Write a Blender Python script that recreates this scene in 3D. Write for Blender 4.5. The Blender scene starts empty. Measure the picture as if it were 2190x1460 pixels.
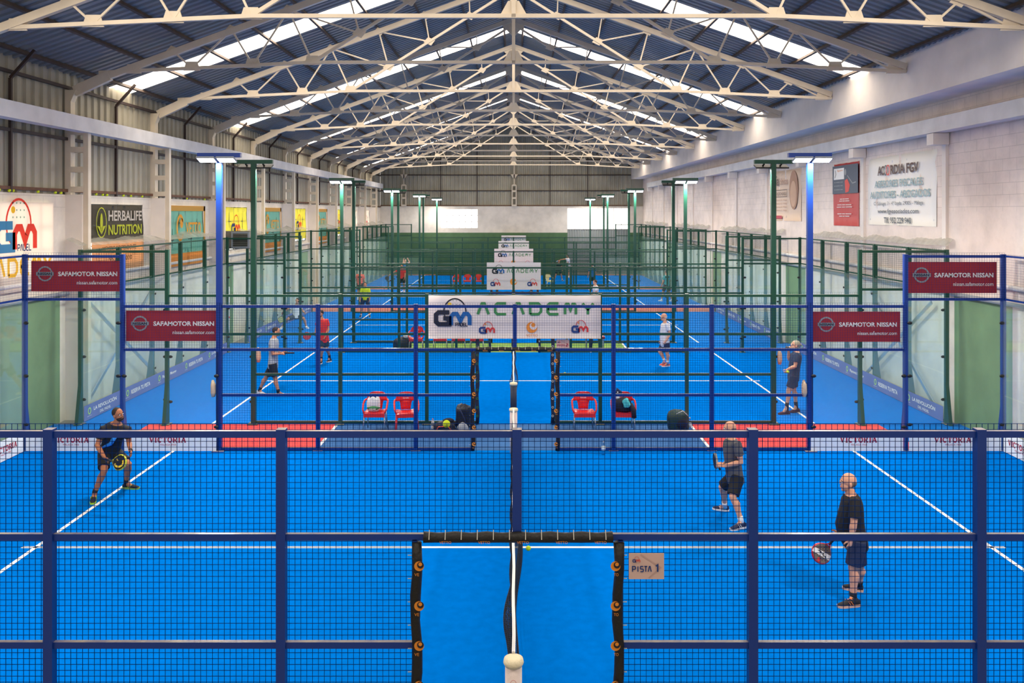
import bpy, math, random
from mathutils import Vector, Matrix
V=Vector
random.seed(7)
SC=bpy.context.scene; COL=SC.collection
# ------------------------------------------------------------------ camera
F,CX,CY,CZ,CYW=1806.6,1098.3,456.0,4.857,-7.2875      # focal length in px, vanishing point, camera height and Y
cam=bpy.data.cameras.new('camera'); co=bpy.data.objects.new('camera',cam); COL.objects.link(co)
co.location=(0,CYW,CZ); co.rotation_euler=(math.radians(90),0,0)
cam.sensor_width=36; cam.lens=F/2190*36; cam.shift_x=(1095-CX)/2190; cam.shift_y=(CY-730)/2190
cam.clip_end=300; SC.camera=co
# ------------------------------------------------------------------ world, exposure
w=bpy.data.worlds.new('World'); SC.world=w; w.use_nodes=True
bg=w.node_tree.nodes['Background']; bg.inputs[0].default_value=(1.0,.93,.86,1); bg.inputs[1].default_value=.55
vs=SC.view_settings; vs.view_transform='Standard'; vs.look='None'; vs.gamma=1; vs.use_curve_mapping=False; vs.exposure=0.0
SC.cycles.transparent_max_bounces=40; SC.cycles.max_bounces=6; SC.cycles.caustics_reflective=False; SC.cycles.caustics_refractive=False
SC.cycles.sample_clamp_indirect=4
SKY=11.0      # radiance of the daylight in the skylights
LAMP=230.0     # watts of each floodlight head
# ------------------------------------------------------------------ materials
def lin(c):
    if isinstance(c,str): c=tuple(int(c[i:i+2],16) for i in (0,2,4))
    r=[]
    for v in c:
        v/=255.; r.append(v/12.92 if v<=.04045 else ((v+.055)/1.055)**2.4)
    return r+[1.0]
MATS={}
def mat(name,c,rough=.6,metal=0,noise=None,bump=None,emit=0,coat=0,spec=.5):
    if name in MATS: return MATS[name]
    m=bpy.data.materials.new(name); m.use_nodes=True; MATS[name]=m
    nt=m.node_tree; b=nt.nodes['Principled BSDF']
    b.inputs['Base Color'].default_value=lin(c); b.inputs['Roughness'].default_value=rough; b.inputs['Metallic'].default_value=metal
    b.inputs['Coat Weight'].default_value=coat; b.inputs['Specular IOR Level'].default_value=spec
    if emit:
        b.inputs['Emission Color'].default_value=lin(c); b.inputs['Emission Strength'].default_value=emit
    if noise or bump:
        g=nt.nodes.new('ShaderNodeNewGeometry')
        n=nt.nodes.new('ShaderNodeTexNoise'); n.inputs['Scale'].default_value=(noise or bump)[0]; n.inputs['Detail'].default_value=5
        nt.links.new(g.outputs['Position'],n.inputs['Vector'])
        if noise:
            r=nt.nodes.new('ShaderNodeValToRGB'); l=lin(c); a=noise[1]
            r.color_ramp.elements[0].position=.3; r.color_ramp.elements[1].position=.7
            r.color_ramp.elements[0].color=[x*(1-a) for x in l[:3]]+[1]; r.color_ramp.elements[1].color=[min(1,x*(1+a*.6)) for x in l[:3]]+[1]
            nt.links.new(n.outputs[0],r.inputs[0]); nt.links.new(r.outputs[0],b.inputs['Base Color'])
        if bump:
            n2=nt.nodes.new('ShaderNodeTexNoise'); n2.inputs['Scale'].default_value=bump[0]; n2.inputs['Detail'].default_value=3
            nt.links.new(g.outputs['Position'],n2.inputs['Vector'])
            u=nt.nodes.new('ShaderNodeBump'); u.inputs['Strength'].default_value=bump[1]; u.inputs['Distance'].default_value=.02
            nt.links.new(n2.outputs[0],u.inputs['Height']); nt.links.new(u.outputs[0],b.inputs['Normal'])
    return m
def nodes_of(m): return m.node_tree.nodes,m.node_tree.links,m.node_tree.nodes['Principled BSDF']
def mth(nt,op,a,b=None):
    n=nt.nodes.new('ShaderNodeMath'); n.operation=op
    for i,v in enumerate((a,b)):
        if v is None: continue
        if isinstance(v,(int,float)): n.inputs[i].default_value=v
        else: nt.links.new(v,n.inputs[i])
    return n.outputs[0]
def mixc(nt,f,a,b):
    n=nt.nodes.new('ShaderNodeMix'); n.data_type='RGBA'
    for s,v in ((0,f),(6,a),(7,b)):
        if isinstance(v,(int,float)): n.inputs[s].default_value=v
        elif isinstance(v,(list,tuple)): n.inputs[s].default_value=v
        else: nt.links.new(v,n.inputs[s])
    return n.outputs[2]
def wall_mat(name,base,side,period=12.22):
    """painted masonry: pale paint with a green field up to a height"""
    m=mat(name,base,.85); nt=m.node_tree; b=nt.nodes['Principled BSDF']
    g=nt.nodes.new('ShaderNodeNewGeometry'); sp=nt.nodes.new('ShaderNodeSeparateXYZ'); nt.links.new(g.outputs[0],sp.inputs[0])
    x,y,z=sp.outputs
    if side=='back': mk=mth(nt,'MULTIPLY',mth(nt,'LESS_THAN',z,3.32),mth(nt,'LESS_THAN',x,40.0)); grn='4F6F4A'
    else:
        t=mth(nt,'FLOORED_MODULO',mth(nt,'SUBTRACT',y,10.15),period)
        mk=mth(nt,'MULTIPLY',mth(nt,'LESS_THAN',z,3.0),mth(nt,'LESS_THAN',t,2.3)); grn='6F9068'
    n=nt.nodes.new('ShaderNodeTexNoise'); n.inputs['Scale'].default_value=1.3; n.inputs['Detail'].default_value=8; n.inputs['Roughness'].default_value=.65
    nt.links.new(g.outputs[0],n.inputs[0])
    r=nt.nodes.new('ShaderNodeMapRange'); r.inputs[1].default_value=.35; r.inputs[2].default_value=.62; r.inputs[3].default_value=.82; r.inputs[4].default_value=1.0
    nt.links.new(n.outputs[0],r.inputs[0])
    c=mixc(nt,mk,lin(base),lin(grn))
    k=nt.nodes.new('ShaderNodeVectorMath'); k.operation='SCALE'; nt.links.new(c,k.inputs[0]); nt.links.new(r.outputs[0],k.inputs[3])
    out=k.outputs[0]
    # block joints
    cb=nt.nodes.new('ShaderNodeCombineXYZ'); nt.links.new(x if side=='back' else y,cb.inputs[0]); nt.links.new(z,cb.inputs[1])
    br=nt.nodes.new('ShaderNodeTexBrick'); br.inputs['Scale'].default_value=1; br.inputs['Brick Width'].default_value=.5; br.inputs['Row Height'].default_value=.25
    br.inputs['Mortar Size'].default_value=.006; br.inputs['Color1'].default_value=(1,1,1,1); br.inputs['Color2'].default_value=(1,1,1,1); br.inputs['Mortar'].default_value=(.72,.72,.72,1)
    nt.links.new(cb.outputs[0],br.inputs[0])
    up=mth(nt,'MULTIPLY',mth(nt,'GREATER_THAN',z,4.9 if side!='back' else 9.0),.8)
    bc=mixc(nt,up,[1,1,1,1],br.outputs[0])
    mu=nt.nodes.new('ShaderNodeVectorMath'); mu.operation='MULTIPLY'; nt.links.new(out,mu.inputs[0]); nt.links.new(bc,mu.inputs[1])
    nt.links.new(mu.outputs[0],b.inputs['Base Color'])
    return m
def glass_mat(name,tint,haze=0):
    m=bpy.data.materials.new(name); m.use_nodes=True; nt=m.node_tree; nt.nodes.clear()
    o=nt.nodes.new('ShaderNodeOutputMaterial'); t=nt.nodes.new('ShaderNodeBsdfTransparent'); t.inputs[0].default_value=tint
    g=nt.nodes.new('ShaderNodeBsdfGlossy'); g.inputs['Roughness'].default_value=.03; g.inputs[0].default_value=(.9,1,.97,1)
    fr=nt.nodes.new('ShaderNodeFresnel'); fr.inputs[0].default_value=1.35
    x=nt.nodes.new('ShaderNodeMixShader'); nt.links.new(mth(nt,'MULTIPLY',fr.outputs[0],.16),x.inputs[0]); nt.links.new(t.outputs[0],x.inputs[1]); nt.links.new(g.outputs[0],x.inputs[2])
    if haze:
        d=nt.nodes.new('ShaderNodeBsdfDiffuse'); d.inputs[0].default_value=(.72,.9,.84,1); tr=nt.nodes.new('ShaderNodeBsdfTranslucent'); tr.inputs[0].default_value=(.72,.9,.84,1)
        a=nt.nodes.new('ShaderNodeAddShader'); nt.links.new(d.outputs[0],a.inputs[0]); nt.links.new(tr.outputs[0],a.inputs[1])
        h=nt.nodes.new('ShaderNodeMixShader'); h.inputs[0].default_value=haze; nt.links.new(x.outputs[0],h.inputs[1]); nt.links.new(a.outputs[0],h.inputs[2]); x=h
    nt.links.new(x.outputs[0],o.inputs[0]); return m
GLASS=glass_mat('court_glass',(.955,.988,.977,1),.012)
GLASS2=glass_mat('end_wall_glass',(.955,.988,.977,1),.035)
WATER=glass_mat('clear_plastic',(.86,.9,.93,1))
def cloth(name,c,trans=.5):
    """thin banner sheet that daylight shines through"""
    m=mat(name,c,.8,bump=(5,.25)); nt=m.node_tree; b=nt.nodes['Principled BSDF']; o=nt.nodes['Material Output']
    t=nt.nodes.new('ShaderNodeBsdfTranslucent'); t.inputs[0].default_value=lin(c); x=nt.nodes.new('ShaderNodeMixShader'); x.inputs[0].default_value=trans
    nt.links.new(b.outputs[0],x.inputs[1]); nt.links.new(t.outputs[0],x.inputs[2]); nt.links.new(x.outputs[0],o.inputs[0]); return m
def dusty(m,dust='A79C8A',amt=.75):
    nt=m.node_tree; b=nt.nodes['Principled BSDF']; g=nt.nodes.new('ShaderNodeNewGeometry'); sp=nt.nodes.new('ShaderNodeSeparateXYZ'); nt.links.new(g.outputs['Normal'],sp.inputs[0])
    n=nt.nodes.new('ShaderNodeTexNoise'); n.inputs['Scale'].default_value=6; nt.links.new(g.outputs['Position'],n.inputs[0])
    f=mth(nt,'MULTIPLY',mth(nt,'GREATER_THAN',sp.outputs[2],.9),mth(nt,'MULTIPLY',n.outputs[0],amt*1.8))
    f2=nt.nodes.new('ShaderNodeClamp'); nt.links.new(f,f2.inputs[0])
    nt.links.new(mixc(nt,f2.outputs[0],list(b.inputs['Base Color'].default_value),lin(dust)),b.inputs['Base Color']); return m
# ------------------------------------------------------------------ mesh builder
class MB:
    def __init__(s): s.v=[]; s.f=[]; s.sm=False
    def box(s,x0,x1,y0,y1,z0,z1):
        n=len(s.v); s.v+=[(x0,y0,z0),(x1,y0,z0),(x1,y1,z0),(x0,y1,z0),(x0,y0,z1),(x1,y0,z1),(x1,y1,z1),(x0,y1,z1)]
        s.f+=[tuple(n+i for i in q) for q in ((3,2,1,0),(4,5,6,7),(0,1,5,4),(1,2,6,5),(2,3,7,6),(3,0,4,7))]; return s
    def loft(s,rings,cap=True):
        n=len(rings[0]); b=len(s.v)
        for r in rings: s.v+=[tuple(p) for p in r]
        for i in range(len(rings)-1):
            for j in range(n):
                k=(j+1)%n; s.f.append((b+i*n+j,b+i*n+k,b+(i+1)*n+k,b+(i+1)*n+j))
        if cap: s.f.append(tuple(b+j for j in range(n))[::-1]); s.f.append(tuple(b+(len(rings)-1)*n+j for j in range(n)))
        return s
    def bar(s,p,q,w,h=None,up=(0,0,1)):
        p,q=V(p),V(q); h=h or w; d=(q-p).normalized(); u=V(up)
        if abs(d.dot(u))>.98: u=V((0,1,0))
        a=d.cross(u).normalized(); c=a.cross(d).normalized()
        return s.loft([[o+a*i*w/2+c*j*h/2 for i,j in ((-1,-1),(1,-1),(1,1),(-1,1))] for o in (p,q)])
    def tube(s,pts,r,n=10):
        pts=[V(p) for p in pts]
        if isinstance(r,(int,float)): r=[r]*len(pts)
        d0=(pts[1]-pts[0]).normalized(); a=d0.orthogonal().normalized(); R=[]
        for i,p in enumerate(pts):
            d=((pts[min(i+1,len(pts)-1)]-p).normalized()+(p-pts[max(i-1,0)]).normalized()).normalized()
            a=(a-d*a.dot(d)).normalized(); c=d.cross(a)
            R.append([p+(a*math.cos(t*2*math.pi/n)+c*math.sin(t*2*math.pi/n))*r[i] for t in range(n)])
        return s.loft(R)
    def ell(s,c,A,n=14,m=9):
        """closed ellipsoid; A three axis vectors (scaled)"""
        c=V(c); R=[]
        for i in range(m+1):
            t=math.pi*i/m; z=-math.cos(t); r=max(math.sin(t),.02)
            R.append([c+A[0]*r*math.cos(2*math.pi*j/n)+A[1]*r*math.sin(2*math.pi*j/n)+A[2]*z for j in range(n)])
        return s.loft(R)
    def sph(s,c,r,n=14,m=9): return s.ell(c,(V((r,0,0)),V((0,r,0)),V((0,0,r))),n,m)
    def prism(s,pts,d):
        """extrude closed 3D polygon by vector d"""
        d=V(d); return s.loft([[V(p) for p in pts],[V(p)+d for p in pts]])
    def build(s,name,m,parent=None,smooth=False,off=None):
        me=bpy.data.meshes.new(name)
        o3=V((0,0,0)); q=parent
        while q is not None: o3+=q.location; q=q.parent
        if off is not None: o3=V(off)
        me.from_pydata([(x-o3[0],y-o3[1],z-o3[2]) for x,y,z in s.v],[],s.f); me.update()
        if smooth:
            for p in me.polygons: p.use_smooth=True
        if m: me.materials.append(m)
        o=bpy.data.objects.new(name,me); COL.objects.link(o)
        if parent: o.parent=parent
        elif off is not None: o.location=off
        return o
def tag(o,label,cat=None,group=None,kind=None):
    o['label']=label
    if cat: o['category']=cat
    if group: o['group']=group
    if kind: o['kind']=kind
    return o
def thing(name,label,cat,loc=(0,0,0),group=None,kind=None):
    o=bpy.data.objects.new(name,None); COL.objects.link(o); o.location=loc; o.empty_display_size=.2
    return tag(o,label,cat,group,kind)
def copy_tree(o,dv,parent=None,rz=None):
    c=o.copy(); COL.objects.link(c); c.parent=parent
    if parent is None: c.location=o.location+V(dv)
    if rz is not None and parent is None: c.rotation_euler=(0,0,rz)
    for ch in o.children: copy_tree(ch,(0,0,0),c)
    return c
def at(px,py,d): return V(((px-CX)*d/F,d+CYW,CZ-(py-CY)*d/F))
ORD=['nearest','second','third','fourth','fifth','sixth','seventh','eighth','ninth','tenth','eleventh']
# ------------------------------------------------------------------ 2D art on sheets
def ribbon(pts,w,closed=False):
    """outline polygons (quads) of a stroked polyline with miter joins"""
    P=[V((a,b)) for a,b in pts]; n=len(P); L=[];R=[]
    for i in range(n):
        if closed: a,b=P[i-1],P[(i+1)%n]
        else: a,b=P[max(i-1,0)],P[min(i+1,n-1)]
        d1=(P[i]-a) if (closed or i>0) else (b-P[i]); d2=(b-P[i]) if (closed or i<n-1) else d1
        d1=d1.normalized(); d2=d2.normalized(); t=(d1+d2)
        t=t.normalized() if t.length>1e-6 else d1
        nn=V((-t.y,t.x)); k=max(.45,nn.dot(V((-d1.y,d1.x))))
        L.append(P[i]+nn*w/2/k); R.append(P[i]-nn*w/2/k)
    q=[]
    for i in range(n if closed else n-1):
        j=(i+1)%n; q.append([R[i],R[j],L[j],L[i]])
    return q
def arc(cx,cy,rx,ry,a0,a1,n=12): return [(cx+rx*math.cos(math.radians(a0+(a1-a0)*i/n)),cy+ry*math.sin(math.radians(a0+(a1-a0)*i/n))) for i in range(n+1)]
# stroke alphabet on a 1 x 1 box
GL={'A':[[(0,0),(.38,1),(.62,1),(1,0)]],
'C':[[(1,1),(.2,1),(0,.8),(0,.2),(.2,0),(1,0)]],
'D':[[(0,0),(0,1),(.75,1),(1,.75),(1,.25),(.75,0),(0,0)]],
'E':[[(1,1),(.2,1),(0,.8),(0,.2),(.2,0),(1,0)],[(0,.5),(.9,.5)]],
'M':[[(0,0),(0,.7),(.12,.95),(.3,.95),(.42,.6),(.5,.35),(.58,.6),(.7,.95),(.88,.95),(1,.7),(1,0)]],
'Y':[[(0,1),(.5,.45),(1,1)],[(.5,.5),(.5,0)]],
'P':[[(0,0),(0,1),(.8,1),(1,.85),(1,.6),(.8,.45),(0,.45)]],
'L':[[(0,1),(0,0),(1,0)]],'I':[[(.5,0),(.5,1)]],'T':[[(0,1),(1,1)],[(.5,1),(.5,0)]],
'S':[[(1,1),(.15,1),(0,.85),(0,.62),(.15,.5),(.85,.5),(1,.38),(1,.15),(.85,0),(0,0)]],
'G':[[(1,1),(.2,1),(0,.8),(0,.2),(.2,0),(1,0),(1,.5),(.55,.5)]],
'1':[[(.1,.8),(.5,1),(.5,0)]],'2':[[(0,1),(.85,1),(1,.85),(1,.6),(.85,.5),(.15,.45),(0,.3),(0,0),(1,0)]]}
class Sheet:
    """flat art plane: O lower-left corner, U right, W up (unit vectors), N towards the viewer"""
    def __init__(s,O,U,W,parent): s.O,s.U,s.W=V(O),V(U),V(W); s.N=s.U.cross(s.W); s.par=parent; s.g={}
    def pt(s,x,y,k=1): return s.O+s.U*x+s.W*y+s.N*(.004*k)
    def poly(s,name,m,pts,k=1):
        mb=s.g.setdefault((name,m.name),MB()); b=len(mb.v)
        mb.v+=[tuple(s.pt(p[0],p[1],k)) for p in pts]; mb.f.append(tuple(range(b,b+len(pts))))
    def rect(s,name,m,x0,y0,x1,y1,k=1): s.poly(name,m,[(x0,y0),(x1,y0),(x1,y1),(x0,y1)],k)
    def stroke(s,name,m,pts,w,k=1,closed=False):
        for q in ribbon(pts,w,closed): s.poly(name,m,q,k)
    def disc(s,name,m,x,y,r,k=1,ry=None): s.poly(name,m,arc(x,y,r,ry or r,0,345,23),k)
    def word(s,name,m,t,x,y,w,h,th,gap=.35,k=1):
        n=len(t); cw=w/(n+gap*(n-1))
        for i,ch in enumerate(t):
            for st in GL.get(ch,[]):
                s.stroke(name,m,[(x+i*cw*(1+gap)+a*cw,y+b*h) for a,b in st],th,k)
    def text(s,name,m,t,x,y,w,h,k=1,bold=0):
        """text in the built-in typeface fitted to the box w x h"""
        cu=bpy.data.curves.new('t','FONT'); cu.body=t; cu.offset=bold; cu.resolution_u=3
        o=bpy.data.objects.new('t',cu); COL.objects.link(o); bpy.context.view_layer.update()
        me=bpy.data.meshes.new_from_object(o.evaluated_get(bpy.context.evaluated_depsgraph_get()))
        vs=[v.co for v in me.vertices]
        if vs:
            x0=min(v.x for v in vs); x1=max(v.x for v in vs); y0=min(v.y for v in vs); y1=max(v.y for v in vs)
            mb=s.g.setdefault((name,m.name),MB()); b=len(mb.v)
            mb.v+=[tuple(s.pt(x+(v.x-x0)/(x1-x0)*w,y+(v.y-y0)/(y1-y0)*h,k)) for v in vs]
            mb.f+=[tuple(b+i for i in p.vertices) for p in me.polygons]
        bpy.data.objects.remove(o); bpy.data.curves.remove(cu); bpy.data.meshes.remove(me)
    def gm(s,x,y,w,mg,mm,ma,name='logo',dots=None,pad=None):
        """the rounded GM mark with a racket arc over it; w is its width"""
        h=w*.42; t=w*.1
        s.stroke(name,ma,arc(x+w*.56,y+h*.9,w*.3,w*.36,-5,185,16),w*.035,1)
        s.stroke(name,ma,[(x+w*.26,y+h*.9),(x+w*.3,y+h*.45),(x+w*.42,y+h*.2)],w*.03,1)
        s.stroke(name,mg,[(x+a*w*.36+t/2,y+b*(h-t)+t/2) for a,b in GL['G'][0]],t*1.2,2)
        s.stroke(name,mm,[(x+w*.46+a*w*.5,y+b*(h-t)+t*.3) for a,b in GL['M'][0]],t*1.05,2)
        if dots:
            for i in range(4):
                for j in range(3): s.disc(name,dots[0],x+w*(.42+.09*i),y+h*(1.15+.24*j),w*.014,1)
            s.disc(name,dots[1],x+w*.42,y+h*1.4,w*.05,2)
        if pad: s.word(name,pad,'PADEL',x+w*.58,y-h*.0,w*.32,h*.2,w*.02,k=3)
    def vetto(s,x,y,r,mo,mc,name='logo'):
        s.disc(name,mo,x,y,r,1); s.disc(name,mc,x+r*.28,y+r*.25,r*.68,2); s.disc(name,mo,x+r*.25,y+r*.45,r*.38,3)
    def done(s):
        for (n,mn),mb in s.g.items(): mb.build(n,bpy.data.materials[mn],s.par)
def banner(name,label,cat,O,U,W,w,h,m,thick=.004,group=None,wavy=0):
    O,U,W=V(O),V(U),V(W); N=U.cross(W); r=thing(name,label,cat,O,group); mb=MB()
    nx,ny=(14,6) if wavy else (1,1); b=0
    for side in (0,1):
        for j in range(ny+1):
            for i in range(nx+1):
                a=wavy*(math.sin(i*1.9+j*.7)+.5*math.sin(i*.8-j*1.3))-wavy*1.5 if wavy else 0
                sag=0
                if wavy and j==ny: sag=-abs(math.sin(i*math.pi/3.5))*wavy*1.5
                mb.v.append(tuple(O+U*w*i/nx+W*(h*j/ny+sag)+N*(a-side*thick)))
    S=(nx+1)*(ny+1)
    for j in range(ny):
        for i in range(nx):
            q=(j*(nx+1)+i,j*(nx+1)+i+1,(j+1)*(nx+1)+i+1,(j+1)*(nx+1)+i); mb.f.append(q); mb.f.append(tuple(S+k for k in q[::-1]))
    for i in range(nx):
        for a in (0,ny*(nx+1)): mb.f.append((a+i,a+i+1,S+a+i+1,S+a+i))
    for j in range(ny):
        for a in (0,nx): mb.f.append((j*(nx+1)+a,(j+1)*(nx+1)+a,S+(j+1)*(nx+1)+a,S+j*(nx+1)+a))
    mb.build('sheet',m,r,smooth=bool(wavy))
    return r,Sheet(O,U,W,r)
# ------------------------------------------------------------------ palette
M=dict(
 court=mat('blue_turf','0071D2',1,noise=(7,.08),bump=(140,.35),spec=0), line=mat('white_line_paint','F2F4F6',.7),
 red=mat('red_turf','EE4A44',.95,noise=(9,.1),bump=(140,.3)), brick=mat('brick_red_turf','C8705A',.9,noise=(9,.1)), dblue=mat('faded_blue_turf','2060A0',.85,noise=(8,.12),bump=(140,.3)), grass=mat('green_turf','7DA64A',.95,noise=(30,.25)),
 conc=mat('concrete','8C8880',.9,noise=(3,.2)), blue=dusty(mat('blue_enamel','06358A',.4,coat=.1)), green=dusty(mat('green_enamel','124A37',.4,coat=.1)), bwire=mat('blue_wire','0A2C66',.9,spec=.05), gwire=mat('green_wire','123F33',.9,spec=.05),
 truss=mat('cream_steel_paint','D6C8B2',.5,noise=(3,.08)), purlin=mat('rusty_brown_steel','4C3D33',.7,noise=(6,.3)),
 roof=mat('blue_grey_roof_sheet','767B7C',.45,noise=(.9,.16)), clad=mat('grey_beige_cladding','A09A88',.6,noise=(.7,.2)), white=mat('white_plaster','E6DCD2',.85,noise=(1.2,.1)), beamw=mat('white_painted_beam','D9D6D2',.75,noise=(2,.12)),
 rust=mat('rust','6B4A36',.85,noise=(8,.3)), brown=mat('dark_brown_tube','3A2B26',.7), black=mat('black_padding','16130F',.55,bump=(25,.5)), navy=mat('navy_padding','18243F',.6,bump=(25,.4)),
 steel=mat('bare_steel','C9CACC',.35,.9), redp=mat('red_plastic','DE2A20',.35,coat=.3), ball=mat('tennis_ball_felt','CFE52A',.9,bump=(300,.3)), dark=mat('black_rubber','101114',.5),
 shutter=mat('grey_metal_shutter','8A8F8C',.5,noise=(1,.1)), orange=mat('print_orange','F0932B',.6), pblack=mat('print_black','1B1D28',.6), pblue=mat('print_blue','0E5FA8',.6), pdblue=mat('print_dark_blue','1C3E80',.6), pred=mat('print_red','D6352E',.6), pgreen=mat('print_green','3F8A4A',.6), pyel=mat('print_yellow','F0C92B',.6),
 pwhite=mat('print_white','ECEAE6',.6), pgrey=mat('print_grey','8C9296',.6), wine=mat('maroon_banner','9A2026',.7,noise=(4,.1)), vic=mat('print_crimson','B01C3C',.6), kick=mat('white_kick_panel','EEF2F2',.5), playt=mat('violet_blue_strip','5B6BA8',.6,noise=(2,.12)),
 banw=mat('white_banner','E2DADA',.75,bump=(2.5,.3)), pink=mat('pinkish_sign_plate','DDBBB0',.6), lace=mat('white_cord','D8D2C4',.7))
def glow(name,c,e):
    m=bpy.data.materials.new(name); m.use_nodes=True; nt=m.node_tree; nt.nodes.clear(); o=nt.nodes.new('ShaderNodeOutputMaterial'); q=nt.nodes.new('ShaderNodeEmission')
    q.inputs[0].default_value=lin(c); q.inputs[1].default_value=e; nt.links.new(q.outputs[0],o.inputs[0]); return m
M['sky']=glow('daylit_translucent_sheet','FFF0DC',SKY); M['pane']=glow('daylit_window_pane','FFF9F0',3.6); M['led']=glow('led_floodlight','EAF0FF',28)
XL,XR,YB=-10.6,10.3,59.9; Y0=-10.0
SL=(11.9-8.1)/10.75         # roof slope
def roofz(x): return 11.93-SL*abs(x)
# ------------------------------------------------------------------ floor
fl=MB().box(-11.2,10.9,-10,YB+.3,-.25,-.03).build('floor',M['conc']); tag(fl,'grey concrete hall floor under all the courts',kind='structure')
for k in range(5):
    y=12.22*k
    s=MB().box(-10.03,10.03,y-.03,y+10.03,-.03,0).build('floor.%03d'%(k+1),M['court']); tag(s,'blue turf of the %s court'%ORD[k],kind='structure')
    for (a,b,c,d) in ((-6.98,-6.92,y,y+10),(6.92,6.98,y,y+10),(-7.15,7.15,y+4.97,y+5.03)):
        if a==-7.15: MB().box(a,b,c,d,.001,.004).build('court_line',M['line'],s)
        else: MB().box(a,b,c+.03,d-.03,.001,.004).build('court_line',M['line'],s)
    # gap behind the court
    g0,g1=y+10.03,(y+12.19 if k<4 else YB)
    cc=[('dblue','red','court'),('grass','court','court'),('brick','brick','brick'),('grass','brick','brick'),('brick','brick','brick')][k]
    for nm,x0,x1,lab in ((cc[0],-4.03,4.03,'middle strip'),(cc[1],-8.4,-4.1,'left strip'),(cc[1],4.1,8.4,'right strip'),(cc[2],-11.1,-8.4,'left edge strip'),(cc[2],8.4,10.8,'right edge strip')):
        o=MB().box(x0,x1,g0,g1,-.03,-.004).build('floor.strip',M[nm]); o.name='floor.strip'; tag(o,'%s turf %s behind the %s court'%({'dblue':'faded blue','red':'red','court':'blue','grass':'green','brick':'brick red'}[nm],lab,ORD[k]),kind='structure')
        if lab=='middle strip':
            for xx in (-4.065,4.065): MB().box(xx-.03,xx+.03,g0,g1,-.03,-.002).build('court_line',M['line'],o)
# ------------------------------------------------------------------ walls
lw=MB().box(XL-.25,XL,Y0,YB,-.03,5.3).build('wall_left',wall_mat('left_wall_paint','E6DCCE','side')); tag(lw,'white masonry left wall with green painted fields and banners',kind='structure')
rw=MB().box(XR,XR+.25,Y0,YB,-.03,7.56).build('wall_right',wall_mat('right_wall_paint','EADBD0','side')); tag(rw,'white painted block right wall with cracks and banners',kind='structure')
fa=MB().box(9.35,XR+.25,Y0,YB,7.56,roofz(9.35)+.02).build('wall_right.001',M['white']); tag(fa,'white fascia box above the right wall reaching to the roof',kind='structure')
bw=MB().box(XL-.25,-5.8,YB,YB+.25,-.03,5.42).box(-2.85,4.28,YB,YB+.25,-.03,5.42).box(-5.8,-2.85,YB,YB+.25,-.03,3.68).box(-5.8,-2.85,YB,YB+.25,5.2,5.42).box(9.2,XR+.25,YB,YB+.25,-.03,5.42).box(4.28,9.2,YB,YB+.25,5.28,5.42)
bw=bw.build('wall_back',wall_mat('back_wall_paint','DED5C8','back')); tag(bw,'far end wall, white above and dark green below',kind='structure')
def corr(a0,a1,per,dep):
    """trapezoidal rib profile as (position, depth) pairs"""
    r=[];a=a0
    while a<a1: r+=[(a,0),(a+per*.45,0),(a+per*.55,dep),(a+per*.9,dep)]; a+=per
    return [q for q in r if q[0]<a1]+[(a1,0)]
mb=MB(); P=corr(Y0,YB,.33,.045)
for y,d in P: mb.v+=[(XL-.02-d,y,5.3),(XL-.02-d,y,8.35)]
mb.f=[(2*i,2*i+2,2*i+3,2*i+1) for i in range(len(P)-1)]
o=mb.build('wall_left.001',M['clad']); tag(o,'ribbed grey beige metal cladding of the upper left wall',kind='structure')
mb=MB(); P=corr(XL,9.6,.33,.045)
for x,d in P: mb.v+=[(x,YB+.08+d,5.42),(x,YB+.08+d,roofz(x)+.02)]
mb.f=[(2*i,2*i+2,2*i+3,2*i+1) for i in range(len(P)-1)]
o=mb.build('wall_back.001',M['clad']); tag(o,'ribbed grey beige metal cladding of the far gable',kind='structure')
MB().box(9.6,XR+.1,YB+.09,YB+.12,5.42,8).build('cladding_edge',M['clad'],o)
# ------------------------------------------------------------------ roof sheets and skylights
sky=[5.6+9.42*i for i in range(-1,6)]           # centre Y of each strip
sky=[15.55+9.42*i for i in range(-2,5)]
edges=[Y0]
for s in sky:
    if s-.6>Y0: edges+=[s-.6,s+.6]
edges.append(YB+.1)
for sd,xe in ((-1,-10.85),(1,9.55)):
    mb=MB()
    for a,b in zip(edges[::2],edges[1::2]):
        if b-a<.2: continue
        P=corr(a,b,.26,.04); n=len(mb.v)
        for y,d in P: mb.v+=[(0,y,roofz(0)+d),(xe,y,roofz(xe)+d)]
        mb.f+=[(n+2*i,n+2*i+2,n+2*i+3,n+2*i+1) for i in range(len(P)-1)]
    o=mb.build('ceiling_left' if sd<0 else 'ceiling_right',M['roof']); o.name='ceiling' if sd<0 else 'ceiling.001'
    tag(o,'blue grey ribbed roof sheeting of the %s slope'%('left' if sd<0 else 'right'),kind='structure')
    j=0
    for s in sky:
        if s-.6<Y0: continue
        mb=MB(); mb.v=[(0,s-.6,roofz(0)+.01),(xe,s-.6,roofz(xe)+.01),(xe,s+.6,roofz(xe)+.01),(0,s+.6,roofz(0)+.01)]; mb.f=[(0,1,2,3)]
        q=mb.build('window_%d'%(20+j+(10 if sd>0 else 0)),M['sky']); tag(q,'translucent skylight strip in the %s roof slope, %s from the camera'%('left' if sd<0 else 'right',ORD[j]),kind='structure'); j+=1
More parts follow.
